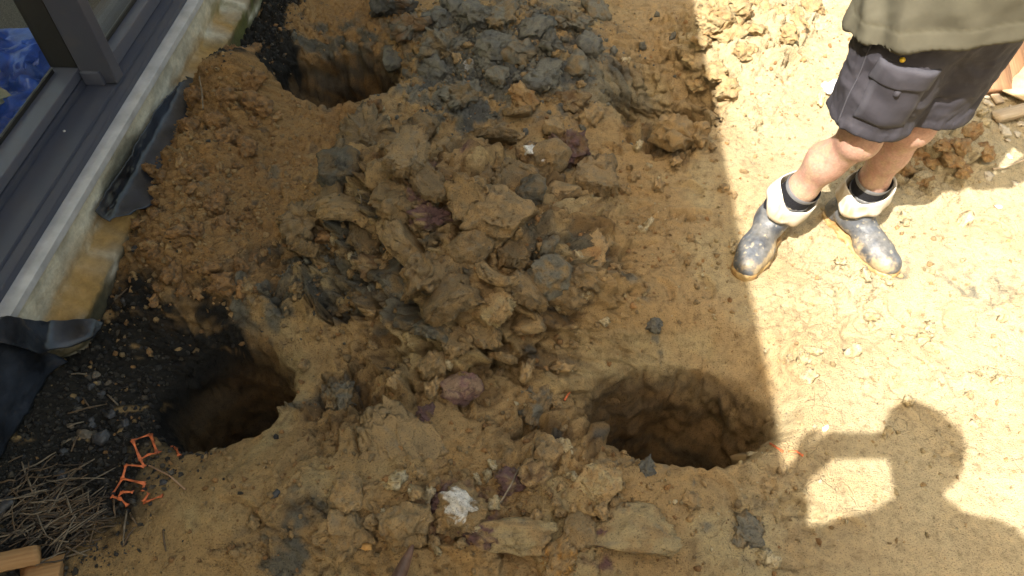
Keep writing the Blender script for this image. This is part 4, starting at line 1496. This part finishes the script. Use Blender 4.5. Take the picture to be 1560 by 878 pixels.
# cargo pocket: patch, flap, tab, laid over the thigh as thick bent panels
def cloth_panel(name, centre, ax_u, ax_v, w, h, lift, mat, colr, parent, thick=.004, n=18, taper=0.0):
    us = np.linspace(-.5, .5, n); vs_ = np.linspace(-.5, .5, n)
    top = []
    nrm = np.cross(ax_u, ax_v)
    for v in vs_:
        for u in us:
            ww = w * (1 + taper * v)
            p = centre + ax_u * u * ww + ax_v * v * h
            # slide to the cloth along the panel normal
            rel_ = V_SH - p
            lat = rel_ - (rel_ @ nrm)[:, None] * nrm
            dd = (lat ** 2).sum(1) + np.where(rel_ @ nrm < -.10, 9, 0) + np.where(N_SH @ nrm < .1, 9, 0)
            js = np.argsort(dd)[:6]
            k = float((rel_[js] @ nrm).mean())
            e = min(1, (0.5 - max(abs(u), abs(v))) * 14)
            top.append(p + nrm * (k + lift + thick * e ** .5 if e > 0 else k + lift * .4))
    top = np.array(top)
    G = top.reshape(n, n, 3)
    for _ in range(3):
        G[1:-1, 1:-1] = (G[1:-1, 1:-1] * 2 + G[:-2, 1:-1] + G[2:, 1:-1] + G[1:-1, :-2] + G[1:-1, 2:]) / 6
    top = G.reshape(-1, 3)
    bot = top - nrm * .012
    idx = np.arange(n * n).reshape(n, n)
    q = np.stack([idx[:-1, :-1], idx[:-1, 1:], idx[1:, 1:], idx[1:, :-1]], -1).reshape(-1, 4)
    k = n * n
    loop = list(idx[0]) + list(idx[1:, -1]) + list(idx[-1, -2::-1]) + list(idx[-2:0:-1, 0])
    side = np.array([[loop[i], loop[i] + k, loop[(i + 1) % len(loop)] + k, loop[(i + 1) % len(loop)]] for i in range(len(loop))])
    V = np.concatenate([top, bot])
    edge = np.zeros(len(V))
    uu, vv = np.meshgrid(us, vs_)
    edge[:k] = smooth(.40, .46, np.maximum(np.abs(uu), np.abs(vv))).ravel()
    C_ = uni(V, colr)
    C_ = C_ + (np.array((.085, .083, .098)) - C_) * (.55 * edge)[:, None]
    return child(name, V, np.concatenate([q, q[:, ::-1] + k, side]), mat, C_, parent)


thigh = (HPR - KNR) / np.linalg.norm(HPR - KNR)
pu = vec(.90, -.20, 0); pu = pu - thigh * (pu @ thigh); pu /= np.linalg.norm(pu)
pc = KNR + thigh * .180 + vec(-.030, -.10, 0)
pk = cloth_panel('cargo_pocket', pc, pu, thigh, .118, .150, .006, M_SHORT, (.040, .037, .045), shorts, .006)
fl = cloth_panel('pocket_flap', pc + thigh * .062, pu, thigh, .130, .058, .013, M_SHORT, (.046, .043, .052), shorts, .004)
cloth_panel('pocket_tab', pc + thigh * .028 + pu * -.004, pu, thigh, .018, .022, .015, M_SHORT, (.050, .047, .056), shorts, .002, 8)
rv = KNR + thigh * .285 + vec(-.062, -.12, 0)
rp, rn = on_cloth(rv)
Vr, Fr = ico(3)
M_RIV = plain('yellow_rivet', (.75, .48, .03), .35)
child('rivet', Vr * np.array([.0062, .0062, .0062]) + rp + rn * .001, Fr, M_RIV, None, shorts)
# outseam of the shorts
seam = []
for t in np.linspace(.18, .88, 26):
    p = KNR + (HPR - KNR) * t + vec(-.105, -.045, 0)
    q, n_ = on_cloth(p)
    seam.append(q + n_ * .0005)
seam = np.array(seam)
for _ in range(3): seam[1:-1] = (seam[:-2] + 2 * seam[1:-1] + seam[2:]) / 4
Vt, Ft = tube_vf(seam, .0022, 6)
child('side_seam', Vt, Ft, plain('seam_thread', (.055, .053, .064), .9), None, shorts)

# shirt
ft = Field((.55, 1.10, .70), (1.48, 1.86, 1.58), .0052)
hc_ = vec(.985, 1.500, .70 + ZG)
ft.add(hc_, vec(.99, 1.490, 1.02 + ZG), .232, .205, .04, ((0, 1, 0), 1.30))
ft.add(vec(.99, 1.490, .98 + ZG), CHE + vec(0, 0, .03), .200, .182, .05, ((0, 1, 0), 1.28))
ft.add(CHE, NEK - vec(0, 0, .05), .178, .10, .05, ((0, 1, 0), 1.2))
for (sh, el) in ((SHR, ELR), (SHL, ELL)):
    ft.add(NEK - vec(0, 0, .055), sh, .072, .078, .04)
    ft.add(sh, sh + (el - sh) * .80, .078, .074, .03, None, False, True)
hn = vec(.27, -.15, -1)
hp0 = vec(.975, 1.50, .822 + ZG)
ft.cut(hp0, hn)
hn_ = hn / np.linalg.norm(hn)
# hollow underneath so that the hem hangs free
sl_, g_ = ft.sub((.6, 1.15, .6), (1.4, 1.85, .98))
inner = Field((.55, 1.10, .70), (1.48, 1.86, 1.58), .0052)
inner.add(hc_ - vec(0, 0, .1), vec(.988, 1.495, .865 + ZG), .217, .196, .0, ((0, 1, 0), 1.30), False, True)
ft.F = np.maximum(ft.F, -inner.F)
V, Q = ft.mesh()
below = (V - hp0) @ hn_
hemd = -below
N_ = vert_normals(V, Q)
V = garment_wrinkle(V, Q, .0085, 5.5, 601, (1, 1, .7))
th_ = np.arctan2(V[:, 1] - 1.5, V[:, 0] - .985)
V = V + N_ * (.0075 * np.sin(th_ * 11 + 5 * V[:, 2] * 4 + 2.0 * fbm3(V * 5, 2, 611)) * smooth(.30, .02, hemd) * (.3 + .7 * smooth(-.3, .4, fbm3(V * 4, 2, 613))))[:, None]
V = V + N_ * (.0016 * (smooth(.045, .040, hemd) - .8 * np.exp(-((hemd - .043) / .004) ** 2)))[:, None]
ct = uni(V, (.088, .081, .058))
ct = ct + (np.array((.104, .097, .070)) - ct) * smooth(-.3, .5, fbm3(V * 9, 3, 605))[:, None]
ct = ct + (np.array((.060, .054, .034)) - ct) * (.7 * np.exp(-((hemd - .043) / .003) ** 2))[:, None]
shirt = child('shirt', V, Q, M_SHIRT, ct)


# boots: foot, shaft, sole, folded cuff; socks
def boot(an, fdir, kn, flare, tilt):
    side = np.cross(fdir, vec(0, 0, 1))
    z0 = an[2] - .004
    f = Field(an + vec(-.30, -.30, -.03), an + vec(.30, .30, .32), .0055)
    b0 = vec(an[0], an[1], z0)
    shin = (kn - (b0 + vec(0, 0, .09))); shin /= np.linalg.norm(shin)
    up = vec(0, 0, 1)
    f.add(b0 - fdir * .045 + up * .045, b0 - fdir * .030 + up * .075, .041, .043, .02)               # heel
    f.add(b0 + up * .075 + fdir * .01, b0 + up * .085 + shin * .115, .047, .051, .03)                  # shaft
    f.add(b0 + up * .075 + fdir * .03, b0 + fdir * .135 + up * .040, .043, .037, .03, (up, 1.0))      # instep
    f.add(b0 + fdir * .115 + up * .036 + side * .008, b0 + fdir * .190 + up * .036, .043, .035, .03, (up, 1.12))   # toe cap
    f.add(b0 + fdir * .115 + up * .036 - side * .012, b0 + fdir * .175 + up * .036, .039, .034, .03, (up, 1.12))
    f.cut(b0 + up * .006, -up)
    f.cut(b0 + up * .085 + shin * .118, shin)
    V, Q = f.mesh()
    N_ = vert_normals(V, Q)
    hz = V[:, 2] - z0
    crease = np.sin((V @ shin) * 190 + 3 * fbm3(V * 14, 2, 701)) * smooth(.07, .12, hz)
    V = V + N_ * (.0018 * crease + .002 * fbm3(V * 30, 3, 703))[:, None]
    rub = uni(V, (.090, .098, .112))
    rub = rub + (np.array((.045, .049, .057)) - rub) * smooth(-.1, .5, fbm3(V * 11, 4, 705, .6))[:, None]
    md = fbm3(V * 15 + 5, 5, 707, .68)
    toe = (V - b0) @ fdir
    lat_ = (V - b0) @ side * flare
    film = smooth(-.3, .7, md + .3 * smooth(.13, .05, hz))                 # dry dust film
    rub = rub + (np.array((.22, .20, .165)) - rub) * (.40 * film)[:, None]
    m1 = smooth(.36, .62, md * .38 + .75 * smooth(.040, .010, hz) + .42 * smooth(.165, .205, toe) + .5 * smooth(.025, .05, lat_) * smooth(.10, .05, hz))
    rub = rub + (np.array((.36, .27, .15)) - rub) * (.85 * m1)[:, None]
    spl = smooth(.52, .60, fbm3(V * 60, 3, 709, .6))
    rub = rub + (np.array((.42, .35, .23)) - rub) * (.7 * spl)[:, None]
    bt = child('boot', V, Q, M_RUBBER, rub)
    # sole caked in clay
    f = Field(an + vec(-.30, -.30, -.03), an + vec(.30, .30, .10), .005)
    f.add(b0 - fdir * .045 + up * .012, b0 + fdir * .03 + up * .012, .047, .044, .02)
    f.add(b0 + fdir * .02 + up * .012, b0 + fdir * .12 + up * .012, .043, .051, .02)
    f.add(b0 + fdir * .12 + up * .012, b0 + fdir * .190 + up * .012, .051, .040, .02)
    f.cut(b0 + up * .026, up)
    f.cut(b0 - up * .006, -up)
    V, Q = f.mesh()
    V = V + vert_normals(V, Q) * (.0055 * fbm3(V * 35, 4, 711))[:, None]
    cc = uni(V, (.42, .29, .125))
    cc = cc + (np.array((.30, .17, .06)) - cc) * smooth(-.2, .4, fbm3(V * 25, 3, 713))[:, None]
    child('sole', V, Q, M_RUBBER, cc, bt)
    # folded cuff: lining turned outwards over the shaft
    top = b0 + up * .085 + shin * .118
    a1 = np.cross(shin, vec(.3, 1, 0)); a1 /= np.linalg.norm(a1)
    a2 = np.cross(shin, a1)
    prof = [(-.060, .060), (-.030, .064), (.000, .067), (.017, .069), (.022, .0712), (.019, .0735), (.005, .0765), (-.016, .0790), (-.034, .0815), (-.044, .0832), (-.0448, .0815), (-.034, .0795), (-.016, .0765),
            (.005, .0740), (.012, .0717), (-.03, .0668), (-.06, .0625)]
    n = 72
    V = []
    for (s_, r_) in prof:
        for k in range(n):
            a = 2 * math.pi * k / n
            wob = 1 + .085 * math.sin(2 * a + 1.0) + .025 * math.sin(5 * a + 2) + (.02 * math.sin(9 * a) if s_ < -.03 else 0)
            dz = tilt * math.cos(a - flare * 1.0) * (.022) + .008 * math.sin(3 * a) + (.010 * math.sin(4 * a + 1) if s_ < -.03 else 0)
            V.append(top + (a1 * math.cos(a) + a2 * math.sin(a)) * r_ * wob * .87 + shin * (s_ + dz * (1 if r_ > .06 else .8)))
    V = np.array(V)
    m = len(prof)
    F = np.array([[i * n + k, i * n + (k + 1) % n, ((i + 1) % m) * n + (k + 1) % n, ((i + 1) % m) * n + k] for i in range(m) for k in range(n)])
    V = V + .0016 * np.stack([fbm3(V * 22, 2, 720 + d) for d in range(3)], -1)
    lin = uni(V, (.62, .56, .46))
    lin = lin + (np.array((.40, .30, .18)) - lin) * (.75 * smooth(.0, .5, fbm3(V * 24, 4, 725, .65) + .25 * smooth(-.02, -.06, (V - top) @ shin)))[:, None]
    child('folded_cuff', V, F, M_CUFF, lin, bt)
    # sock
    st = b0 + up * .085
    pts = [st + shin * .03, st + shin * .08, st + shin * .12, st + shin * .150, st + shin * .166]
    V, F = tube_vf(pts, [.052, .050, .0495, .0500, .0505], 40, 1.0, False)
    V = np.array(V)
    child('sock', V, F, M_SOCK, None)
    V, F = tube_vf([st + shin * .152, st + shin * .157, st + shin * .164, st + shin * .1675], [.0507, .0515, .0517, .0508], 40, 1.0, False)
    child('sock_band', np.array(V), F, plain('grey_sock_band', (.16, .16, .165), .95), None)


boot(ANR, FDR, KNR, -1, 1.0)
boot(ANL, FDL, KNL, 1, -1.0)

# ------------------------------------------------------------------ the photographer whose shadow falls on the clay
pz = gz(.2, -.28)
pho = empty('person', (.19, -.27, pz))
tag(pho, 'photographer standing beyond the near edge, seen by the shadow of head, arm and phone', 'person')
H2 = vec(.080, -.135, 1.975)
N2 = vec(.140, -.225, 1.765)
S2L, S2R = vec(.005, -.245, 1.655), vec(.315, -.245, 1.640)
E2L, E2R = vec(-.115, -.160, 1.455), vec(.385, -.185, 1.42)
W2L, W2R = vec(-.090, -.050, 1.640), vec(.160, -.090, 1.665)
C2, P2 = vec(.170, -.285, 1.47), vec(.19, -.29, 1.14)
fp = Field((-.30, -.62, pz - .03), (.66, .16, 2.16), .0085)
for sx, hp in ((-1, .10), (1, .28)):
    ft_ = vec(.19 + sx * .13, -.27, pz)
    kn = vec(.19 + sx * .12, -.275, pz + .48)
    hj = vec(hp, -.29, 1.12)
    fp.add(ft_ + vec(0, 0, .09), kn, .045, .058, .03)
    fp.add(kn, hj, .062, .09, .03)
    fp.add(ft_ + vec(0, 0, .05), ft_ + vec(sx * .03, .14, .04), .045, .036, .03)
fp.add(P2, P2 + vec(0, 0, .12), .14, .14, .05, ((0, 1, 0), 1.25))
fp.add(P2 + vec(0, 0, .1), C2, .15, .155, .05, ((0, 1, 0), 1.2))
fp.add(C2, N2 - vec(0, 0, .07), .15, .09, .05, ((0, 1, 0), 1.2))
fp.add(N2 - vec(0, 0, .06), H2 - vec(0, 0, .05), .058, .056, .03)
for (sh, el, wr) in ((S2L, E2L, W2L), (S2R, E2R, W2R)):
    fp.add(N2 - vec(0, 0, .07), sh, .06, .062, .04)
    fp.add(sh, el, .055, .043, .03)
    fp.add(el, wr, .043, .029, .02)
head_prims(fp, H2, vec(-.05, .8, -.55))
hand(fp, W2L, vec(.25, .15, .85), vec(.9, .1, .0), 1, .8)
hand(fp, W2R, vec(-.25, .15, .85), vec(-.9, .1, .0), -1, .8)
V, Q = fp.mesh()
child('body', V, Q, M_SKIN, uni(V, (.43, .26, .18)), None, pho)
fh = Field(H2 - .14, H2 + .14, .008)
fh.add(H2 + vec(0, -.02, .045), H2 + vec(0, -.035, .0), .087, .085, .02)
fh.cut(H2 + vec(0, .045, .02), vec(0, 1, -.55))
V, Q = fh.mesh()
child('hair', V, Q, M_HAIR, None, None, pho)
fp = Field((-.30, -.62, 1.0), (.66, .16, 1.98), .009)
fp.add(P2, P2 + vec(0, 0, .14), .175, .172, .05, ((0, 1, 0), 1.25), True)
fp.add(P2 + vec(0, 0, .1), C2, .172, .18, .05, ((0, 1, 0), 1.2))
fp.add(C2, N2 - vec(0, 0, .06), .175, .10, .05, ((0, 1, 0), 1.2))
for (sh, el, wr) in ((S2L, E2L, W2L), (S2R, E2R, W2R)):
    fp.add(N2 - vec(0, 0, .07), sh, .07, .074, .04)
    fp.add(sh, el, .070, .056, .03)
    fp.add(el, el + (wr - el) * .75, .056, .044, .02, None, False, True)
V, Q = fp.mesh()
V = garment_wrinkle(V, Q, .004, 9, 801)
child('jacket', V, Q, M_SHIRT, uni(V, (.05, .06, .085)), None, pho)
fp = Field((-.10, -.55, pz - .02), (.50, -.02, 1.28), .010)
for sx, hp in ((-1, .10), (1, .28)):
    kn = vec(.19 + sx * .12, -.275, pz + .48)
    fp.add(vec(.19 + sx * .13, -.27, pz + .08), kn, .068, .076, .03, None, True)
    fp.add(kn, vec(hp, -.29, 1.12), .078, .105, .03)
fp.add(P2, P2 + vec(0, 0, .06), .155, .152, .05, ((0, 1, 0), 1.25))
V, Q = fp.mesh()
V = garment_wrinkle(V, Q, .004, 9, 811)
child('trousers', V, Q, M_SHORT, uni(V, (.045, .05, .07)), None, pho)
for sx in (-1, 1):
    b0 = vec(.19 + sx * .13, -.27, pz)
    f = Field(b0 - vec(.1, .14, .02), b0 + vec(.1, .28, .16), .008)
    f.add(b0 + vec(0, -.05, .045), b0 + vec(sx * .02, .12, .04), .048, .046, .02)
    f.add(b0 + vec(0, -.02, .05), b0 + vec(0, -.02, .12), .05, .052, .02)
    f.cut(b0 + vec(0, 0, -.002), vec(0, 0, -1))
    V, Q = f.mesh()
    child('boot', V, Q, M_RUBBER, uni(V, (.12, .08, .04)), None, pho)
# phone held flat across, lens at its left end
fw, upv = CF, CU
pcn = vec(0, 0, CAM_H) - fw * .012 + vec(.052, 0, 0) + upv * .004
phone = empty('phone', tuple(pcn))
phone.rotation_euler = cam.rotation_euler
tag(phone, 'black phone held sideways by the photographer', 'phone')
bevel_box('phone_body', (-.078, .078, -.034, .034, -.004, .004), plain('black_phone', (.015, .015, .018), .25), phone, .003)
bevel_box('screen', (-.073, .073, -.031, .031, .0042, .0047), plain('phone_screen', (.01, .01, .012), .1), phone, 0)

# ------------------------------------------------------------------ timber, twigs, mesh scraps and other small things
def wood_mat(name, a, b):
    m, nt, bs = new_mat(name)
    co = nd(nt, 'ShaderNodeTexCoord').outputs['Object']
    mp = nd(nt, 'ShaderNodeMapping')
    mp.inputs['Scale'].default_value = (3, 60, 60)
    nt.links.new(co, mp.inputs[0])
    n = noise_node(nt, 2.0, 6, .65, mp.outputs[0])
    r = ramp(nt, n.outputs[0], [(.3, a), (.7, b)])
    nt.links.new(r.outputs[0], bs.inputs['Base Color'])
    bs.inputs['Roughness'].default_value = .75
    bump(nt, bs, [(n.outputs[0], 1.0)], .002)
    return m


M_WOOD = wood_mat('orange_timber', (.30, .15, .055), (.48, .28, .12))
M_WOOD2 = wood_mat('brown_board', (.17, .080, .034), (.29, .155, .075))
M_WOOD3 = wood_mat('pale_split_timber', (.32, .24, .15), (.50, .40, .28))


def board(label, p0, p1, w, t, mat, group=None, name='timber_board_or_soil_ledge', roll=0.0, ragged=True):
    p0, p1 = np.array(p0, float), np.array(p1, float)
    d = p1 - p0
    L = float(np.linalg.norm(d))
    rr = np.random.default_rng(int(L * 1e4) % 997)
    n = 14
    V = []
    for i in range(n + 1):
        s = i / n
        jag0 = rr.uniform(-.012, .012, 4) if ragged and i in (0, n) else np.zeros(4)
        for k, (a, b) in enumerate(((-1, -1), (1, -1), (1, 1), (-1, 1))):
            V.append((s * L + jag0[k], a * w / 2 * (1 + .02 * rr.normal()), b * t / 2 * (1 + .03 * rr.normal())))
    F = []
    for i in range(n):
        for k in range(4):
            F.append([i * 4 + k, i * 4 + (k + 1) % 4, (i + 1) * 4 + (k + 1) % 4, (i + 1) * 4 + k])
    F += [[3, 2, 1, 0], [n * 4, n * 4 + 1, n * 4 + 2, n * 4 + 3]]
    me = npmesh(name, np.array(V), [f[::-1] for f in F], flat=True)
    o = link(name, me, mat)
    q = Vector(d).to_track_quat('X', 'Z')
    o.rotation_mode = 'QUATERNION'
    from mathutils import Quaternion
    o.rotation_quaternion = q @ Quaternion((1, 0, 0), roll)
    o.location = p0
    tag(o, label, 'timber', group)
    return o


def gp(px, py, dz=0.0, z0=0.05):
    p = on_ground(px, py, z0)
    return p + vec(0, 0, dz)


board('orange timber offcut lying by the twig pile', gp(-60, 876, .02), gp(70, 852, .03), .042, .02, M_WOOD, roll=.3)
board('short upright-grained timber offcut below the twig pile', gp(40, 884, .012), gp(103, 868, .012), .06, .02, M_WOOD, roll=-.1)
BG = 'boards at the far corner'
board('brown board with its end on the clay, next to the split timber', gp(1516, 150, .03), gp(1516, 150, .03) + vec(.05, .62, .16), .105, .022, M_WOOD2, BG)
board('brown board lying against the far corner boards', gp(1545, 140, .03), gp(1545, 140, .03) + vec(.05, .62, .16), .105, .022, M_WOOD2, BG)
board('outermost brown board of the far corner boards', gp(1585, 128, .03), gp(1585, 128, .03) + vec(.05, .62, .16), .105, .022, M_WOOD2, BG)
bd = board('beige panel offcut leaning by the far boards', gp(1552, 165, .03), gp(1600, 120, .12), .16, .015, plain('beige_panel', (.50, .38, .22), .8), BG)
board('split pale timber stick on the clay by the boards', gp(1514, 184, .015), gp(1580, 168, .02), .045, .025, M_WOOD3, BG)
board('narrow pale timber sliver under the brown boards', gp(1500, 130, .012), gp(1520, 160, .012), .03, .012, M_WOOD3, BG)
board('flat-cut soil ledge at the near rim of the large hole', gp(1122, 700, .0), gp(1195, 702, -.004), .04, .03, wood_mat('muddy_ledge', (.30, .21, .10), (.42, .30, .15)))  # board shape standing in for the flat-cut soil ledge
M_CHIP = plain('pale_stone_chip', (.46, .40, .30), .8, 0, .15, 40)
CHG = 'pale chips by the boards'
for (px, py, d) in [(1505, 160, 16), (1528, 200, 20), (1548, 205, 14), (1540, 165, 12), (1505, 270, 18), (1475, 266, 12), (1535, 215, 10), (1500, 148, 12), (1555, 190, 12), (1520, 315, 12), (1538, 240, 10), (1545, 280, 12)]:
    V, F, D, off = clod_shape(int(px * 7 + py), 3, .8, .45)
    p = on_ground(px, py)
    s = d * float(np.dot(p - vec(0, 0, CAM_H), CF)) / FOC * .5
    o = link('stone_chip', npmesh('stone_chip', V * s, F), M_CHIP, None, (p[0], p[1], p[2] + s * .2), (0, 0, px))
    tag(o, 'pale chip lying on the clay by the far boards', 'stone chip', CHG)
pts = [gp(1510, 262, .012), gp(1525, 262, .02), gp(1560, 250, .025), gp(1600, 245, .03)]
tag(tube('dry_stalk', pts, [.004, .005, .004, .003], M_WOOD3), 'pale dry stalk lying beside the man\'s shadow', 'stalk')

M_TWIG = plain('brown_needle', (.115, .075, .042), .7, 0, .35, 60)
M_TWIG2 = plain('grey_needle', (.18, .14, .095), .7, 0, .3, 60)
M_TWIG3 = plain('dark_needle', (.055, .040, .028), .7, 0, .3, 60)
TW = 'needle twigs in the pile by the timber offcut'
tw_protos = []
for k in range(9):
    r = random.Random(900 + k)
    L = 1.0
    pts = [(L * (i / 5 - .5), .06 * math.sin(i * r.uniform(.3, .9)), .04 * math.sin(i * r.uniform(.2, .8))) for i in range(6)]
    V, F = tube_vf(pts, [.016, .019, .02, .02, .018, .012], 5)
    me = npmesh('twig', V, F)
    me.materials.append((M_TWIG, M_TWIG2, M_TWIG3)[k % 3])
    tw_protos.append(me)


def twig(px, py, L, az, dz, label, group, pit=0.0, th=1.0):
    p = on_ground(px, py)
    o = link('twig', random.choice(tw_protos), None, None, (p[0], p[1], p[2] + dz), (random.uniform(-3, 3), pit, az))
    o.scale = (L, .075 * th, .075 * th)
    tag(o, label, 'twig', group)


for i in range(230):
    t = random.random() ** .8
    cx_, cy_ = 5 + 145 * t, 775 + 30 * random.gauss(0, 1) + 12 * t
    if cx_ > 120: cy_ = 790 + 24 * random.gauss(0, 1)
    az = random.gauss(.55, .5) if random.random() < .72 else random.uniform(-1.6, 1.6)
    twig(cx_, cy_, random.uniform(.05, .135), az, random.uniform(.001, .024), 'thin brown needle twig in the pile beside the timber offcut', TW, random.uniform(-.2, .2), random.uniform(1.0, 1.7))
for (a, b, c, d) in [(105, 632, 165, 618), (128, 608, 140, 625), (110, 572, 135, 573), (104, 653, 130, 645), (190, 645, 196, 630), (165, 603, 182, 620), (55, 740, 60, 770), (95, 680, 118, 668),
                     (110, 690, 125, 660), (175, 760, 178, 790), (195, 780, 190, 830), (250, 810, 255, 842), (200, 785, 210, 800), (188, 835, 208, 805), (170, 470, 196, 442)]:
    p, q = gp(a, b, .006), gp(c, d, .008)
    mid = (p + q) / 2 + vec(0, 0, .004)
    tag(tube('twig', [p, mid, q], [.0022, .0026, .0018], random.choice((M_TWIG, M_TWIG2)), None, 5), 'single thin twig lying apart from the pile on dark soil or clay', 'twig', 'single twigs near the narrow hole')
for (a, b, c, d, lab) in [(308, 128, 314, 178, 'single straw stalk stuck in the orange heap'), (762, 775, 790, 722, 'single straw stalk beside the purple streaked lump'), (548, 300, 554, 330, 'short dark root poking from the curled slab')]:
    p, q = gp(a, b, .03), gp(c, d, .03)
    tag(tube('straw_stalk', [p, (p + q) / 2 + vec(.004, 0, .006), q], .0022, M_TWIG2, None, 5), lab, 'stalk')

# pebbles in the dark soil
M_PEB = plain('dark_pebble', (.060, .060, .064), .6, 0, .35, 30, .001, 100)
M_PEB2 = plain('brown_pebble', (.13, .105, .075), .7, 0, .3, 30, .001, 100)
for k, (px, py, d) in enumerate([(131, 666, 24), (158, 668, 26), (98, 690, 14), (146, 573, 14), (138, 590, 12), (155, 600, 12), (120, 625, 12), (170, 632, 14), (143, 650, 16), (108, 650, 12), (8, 772, 26), (95, 728, 20),
                                 (78, 770, 18), (88, 760, 16), (190, 648, 14), (150, 585, 10), (84, 560, 26), (118, 610, 10), (165, 585, 10), (140, 640, 10), (192, 460, 14), (180, 455, 12), (207, 380, 14), (420, 755, 14), (262, 722, 12), (250, 735, 12)]):
    V, F, D, off = clod_shape(3000 + k, 3, .45, .7)
    p = on_ground(px, py)
    s = d * float(np.dot(p - vec(0, 0, CAM_H), CF)) / FOC * .5
    o = link('pebble', npmesh('pebble', V * s, F), M_PEB if k % 3 else M_PEB2, None, (p[0], p[1], p[2] + s * .35), (.2, .1, k))
    tag(o, 'grey pebble lying in the dark soil near the narrow hole' if k % 3 else 'brown pebble lying in the dark soil near the narrow hole', 'pebble', 'pebbles in the dark soil')

# orange barrier mesh scraps
M_OR = plain('orange_plastic', (.60, .150, .050), .6, 0, .32, 45, .0006, 200)


def mesh_scrap(label, strands, base_px, lift):
    r = empty('barrier_mesh_scrap', tuple(gp(*base_px)))
    tag(r, label, 'plastic mesh', 'orange plastic mesh scraps')
    o0 = np.array(r.location)
    for st in strands:
        pts = []
        for (cx_, cy_, dz) in st:
            px, py = 140 + cx_ / 5.49, 620 + cy_ / 5.49
            g = on_ground(px, py)
            z = g[2] + dz * lift
            pts.append(at(px, py, z) - o0)
        rad = [.0042 if i in (0, len(pts) - 1) else .0030 for i in range(len(pts))]
        fine, fr = [], []
        for i in range(len(pts) - 1):
            for t in np.linspace(0, 1, 6)[:-1]:
                fine.append(pts[i] * (1 - t) + pts[i + 1] * t)
                fr.append((.0022 + .0022 * abs(2 * t - 1) ** 4) * random.uniform(.75, 1.25))
        fine.append(pts[-1]); fr.append(.0048)
        V, F = tube_vf(fine, np.array(fr) * 1.25, 8, .4)
        link('strand', npmesh('strand', V, F), M_OR, r)


mesh_scrap('square cell of torn orange barrier mesh standing by the narrow hole',
           [[(340, 280, 1), (490, 230, 1)], [(490, 230, 1), (545, 385, .5)], [(545, 385, .5), (470, 400, .5), (405, 440, .5)], [(405, 440, .5), (340, 280, 1)], [(545, 385, .5), (675, 330, .5), (705, 350, .4), (730, 405, .2)],
            [(405, 440, .5), (440, 500, .2)]], (225, 700), .035)
mesh_scrap('torn orange barrier mesh strands half buried beside the twig pile',
           [[(280, 485, .5), (440, 497, .3)], [(285, 490, .5), (255, 600, .4)], [(255, 600, .4), (440, 640, .4)], [(440, 640, .4), (425, 705, .1)], [(255, 600, .4), (170, 735, .2)], [(165, 750, .4), (230, 765, .4), (300, 825, .2)],
            [(180, 800, .2), (250, 712, .4)], [(250, 712, .4), (345, 712, .3)], [(430, 795, .1), (475, 720, .3)], [(435, 800, .2), (590, 742, .3)]], (190, 745), .022)
tag(tube('string', [gp(228, 711, .006), gp(243, 718, .006), gp(260, 727, .006), gp(283, 747, .004)], .0022, plain('tan_string', (.36, .22, .13), .8), None, 5), 'thin tan string trailing from the orange mesh', 'string')
for (strs, lab) in [([(1172, 678), (1183, 685), (1192, 691)], 'short orange plastic strand on the rim of the large hole'), ([(1200, 690), (1212, 690), (1222, 697)], 'orange plastic strand end in the sunlit strip by the large hole'),
                    ([(860, 612), (866, 602), (872, 595)], 'short orange plastic strand on the clay beside the large hole')]:
    tag(tube('plastic_strand', [gp(a, b, .008) for a, b in strs], [.003, .0025, .0035], M_OR, None, 6), lab, 'plastic strand')
# white scraps
M_PAPER = plain('white_scrap', (.80, .80, .78), .7, 0, .04)


def scrap(label, px, py, d, mat, seed, flat=.25, asp=(1, 1), name='paper_scrap', cat='scrap'):
    V, F, D, off = clod_shape(seed, 4, .7, flat, .5)
    p = on_ground(px, py)
    s = d * float(np.dot(p - vec(0, 0, CAM_H), CF)) / FOC * .5
    o = link(name, npmesh(name, V * s * np.array([asp[0], asp[1], 1]), F), mat, None, (p[0], p[1], p[2] + s * flat * .6), (0, 0, seed))
    tag(o, label, cat)


scrap('crumpled white paper scrap on the clay behind the shorts', 1272, 138, 44, M_PAPER, 41, .45)
scrap('curled yellowish dry leaf beside the white scrap', 1250, 152, 34, plain('dry_leaf', (.62, .48, .22), .8), 42, .3, (1.3, .5), 'dry_leaf', 'leaf')
scrap('small white fleck in the sun beside the phone shadow', 1257, 653, 13, M_PAPER, 43, .4, (.5, 1))
scrap('ochre chip lying on the broad low clod', 558, 832, 17, plain('ochre_chip', (.52, .29, .09), .8), 44, .4, (1, .9), 'ochre_chip', 'chip')
# brown pointed rod in the foreground
tip, tail = at(629, 831, .155), at(596, 905, .20)
ax_ = (tail - tip) / np.linalg.norm(tail - tip)
rod = empty('pointed_rod', tuple(tip + ax_ * .5))
tag(rod, 'brown rusty pointed steel rod reaching in over the foreground clods', 'rod')
ro = np.array(rod.location)
V, F = tube_vf([tip - ro, tip + ax_ * .012 - ro, tip + ax_ * .045 - ro, tip + ax_ * .10 - ro, tip + ax_ * .14 - ro], [.003, .0065, .0115, .0165, .018], 20)
link('point', npmesh('point', V, F), plain('worn_steel_point', (.17, .10, .075), .42, .3, .25, 25, .001, 120), rod)
V, F = tube_vf([tip + ax_ * .135 - ro, tip + ax_ * .3 - ro, tip + ax_ * .62 - ro], [.0185, .0185, .0185], 20)
link('shaft', npmesh('shaft', V, F), plain('rusty_steel', (.13, .065, .045), .55, .2, .3, 25, .001, 120), rod)
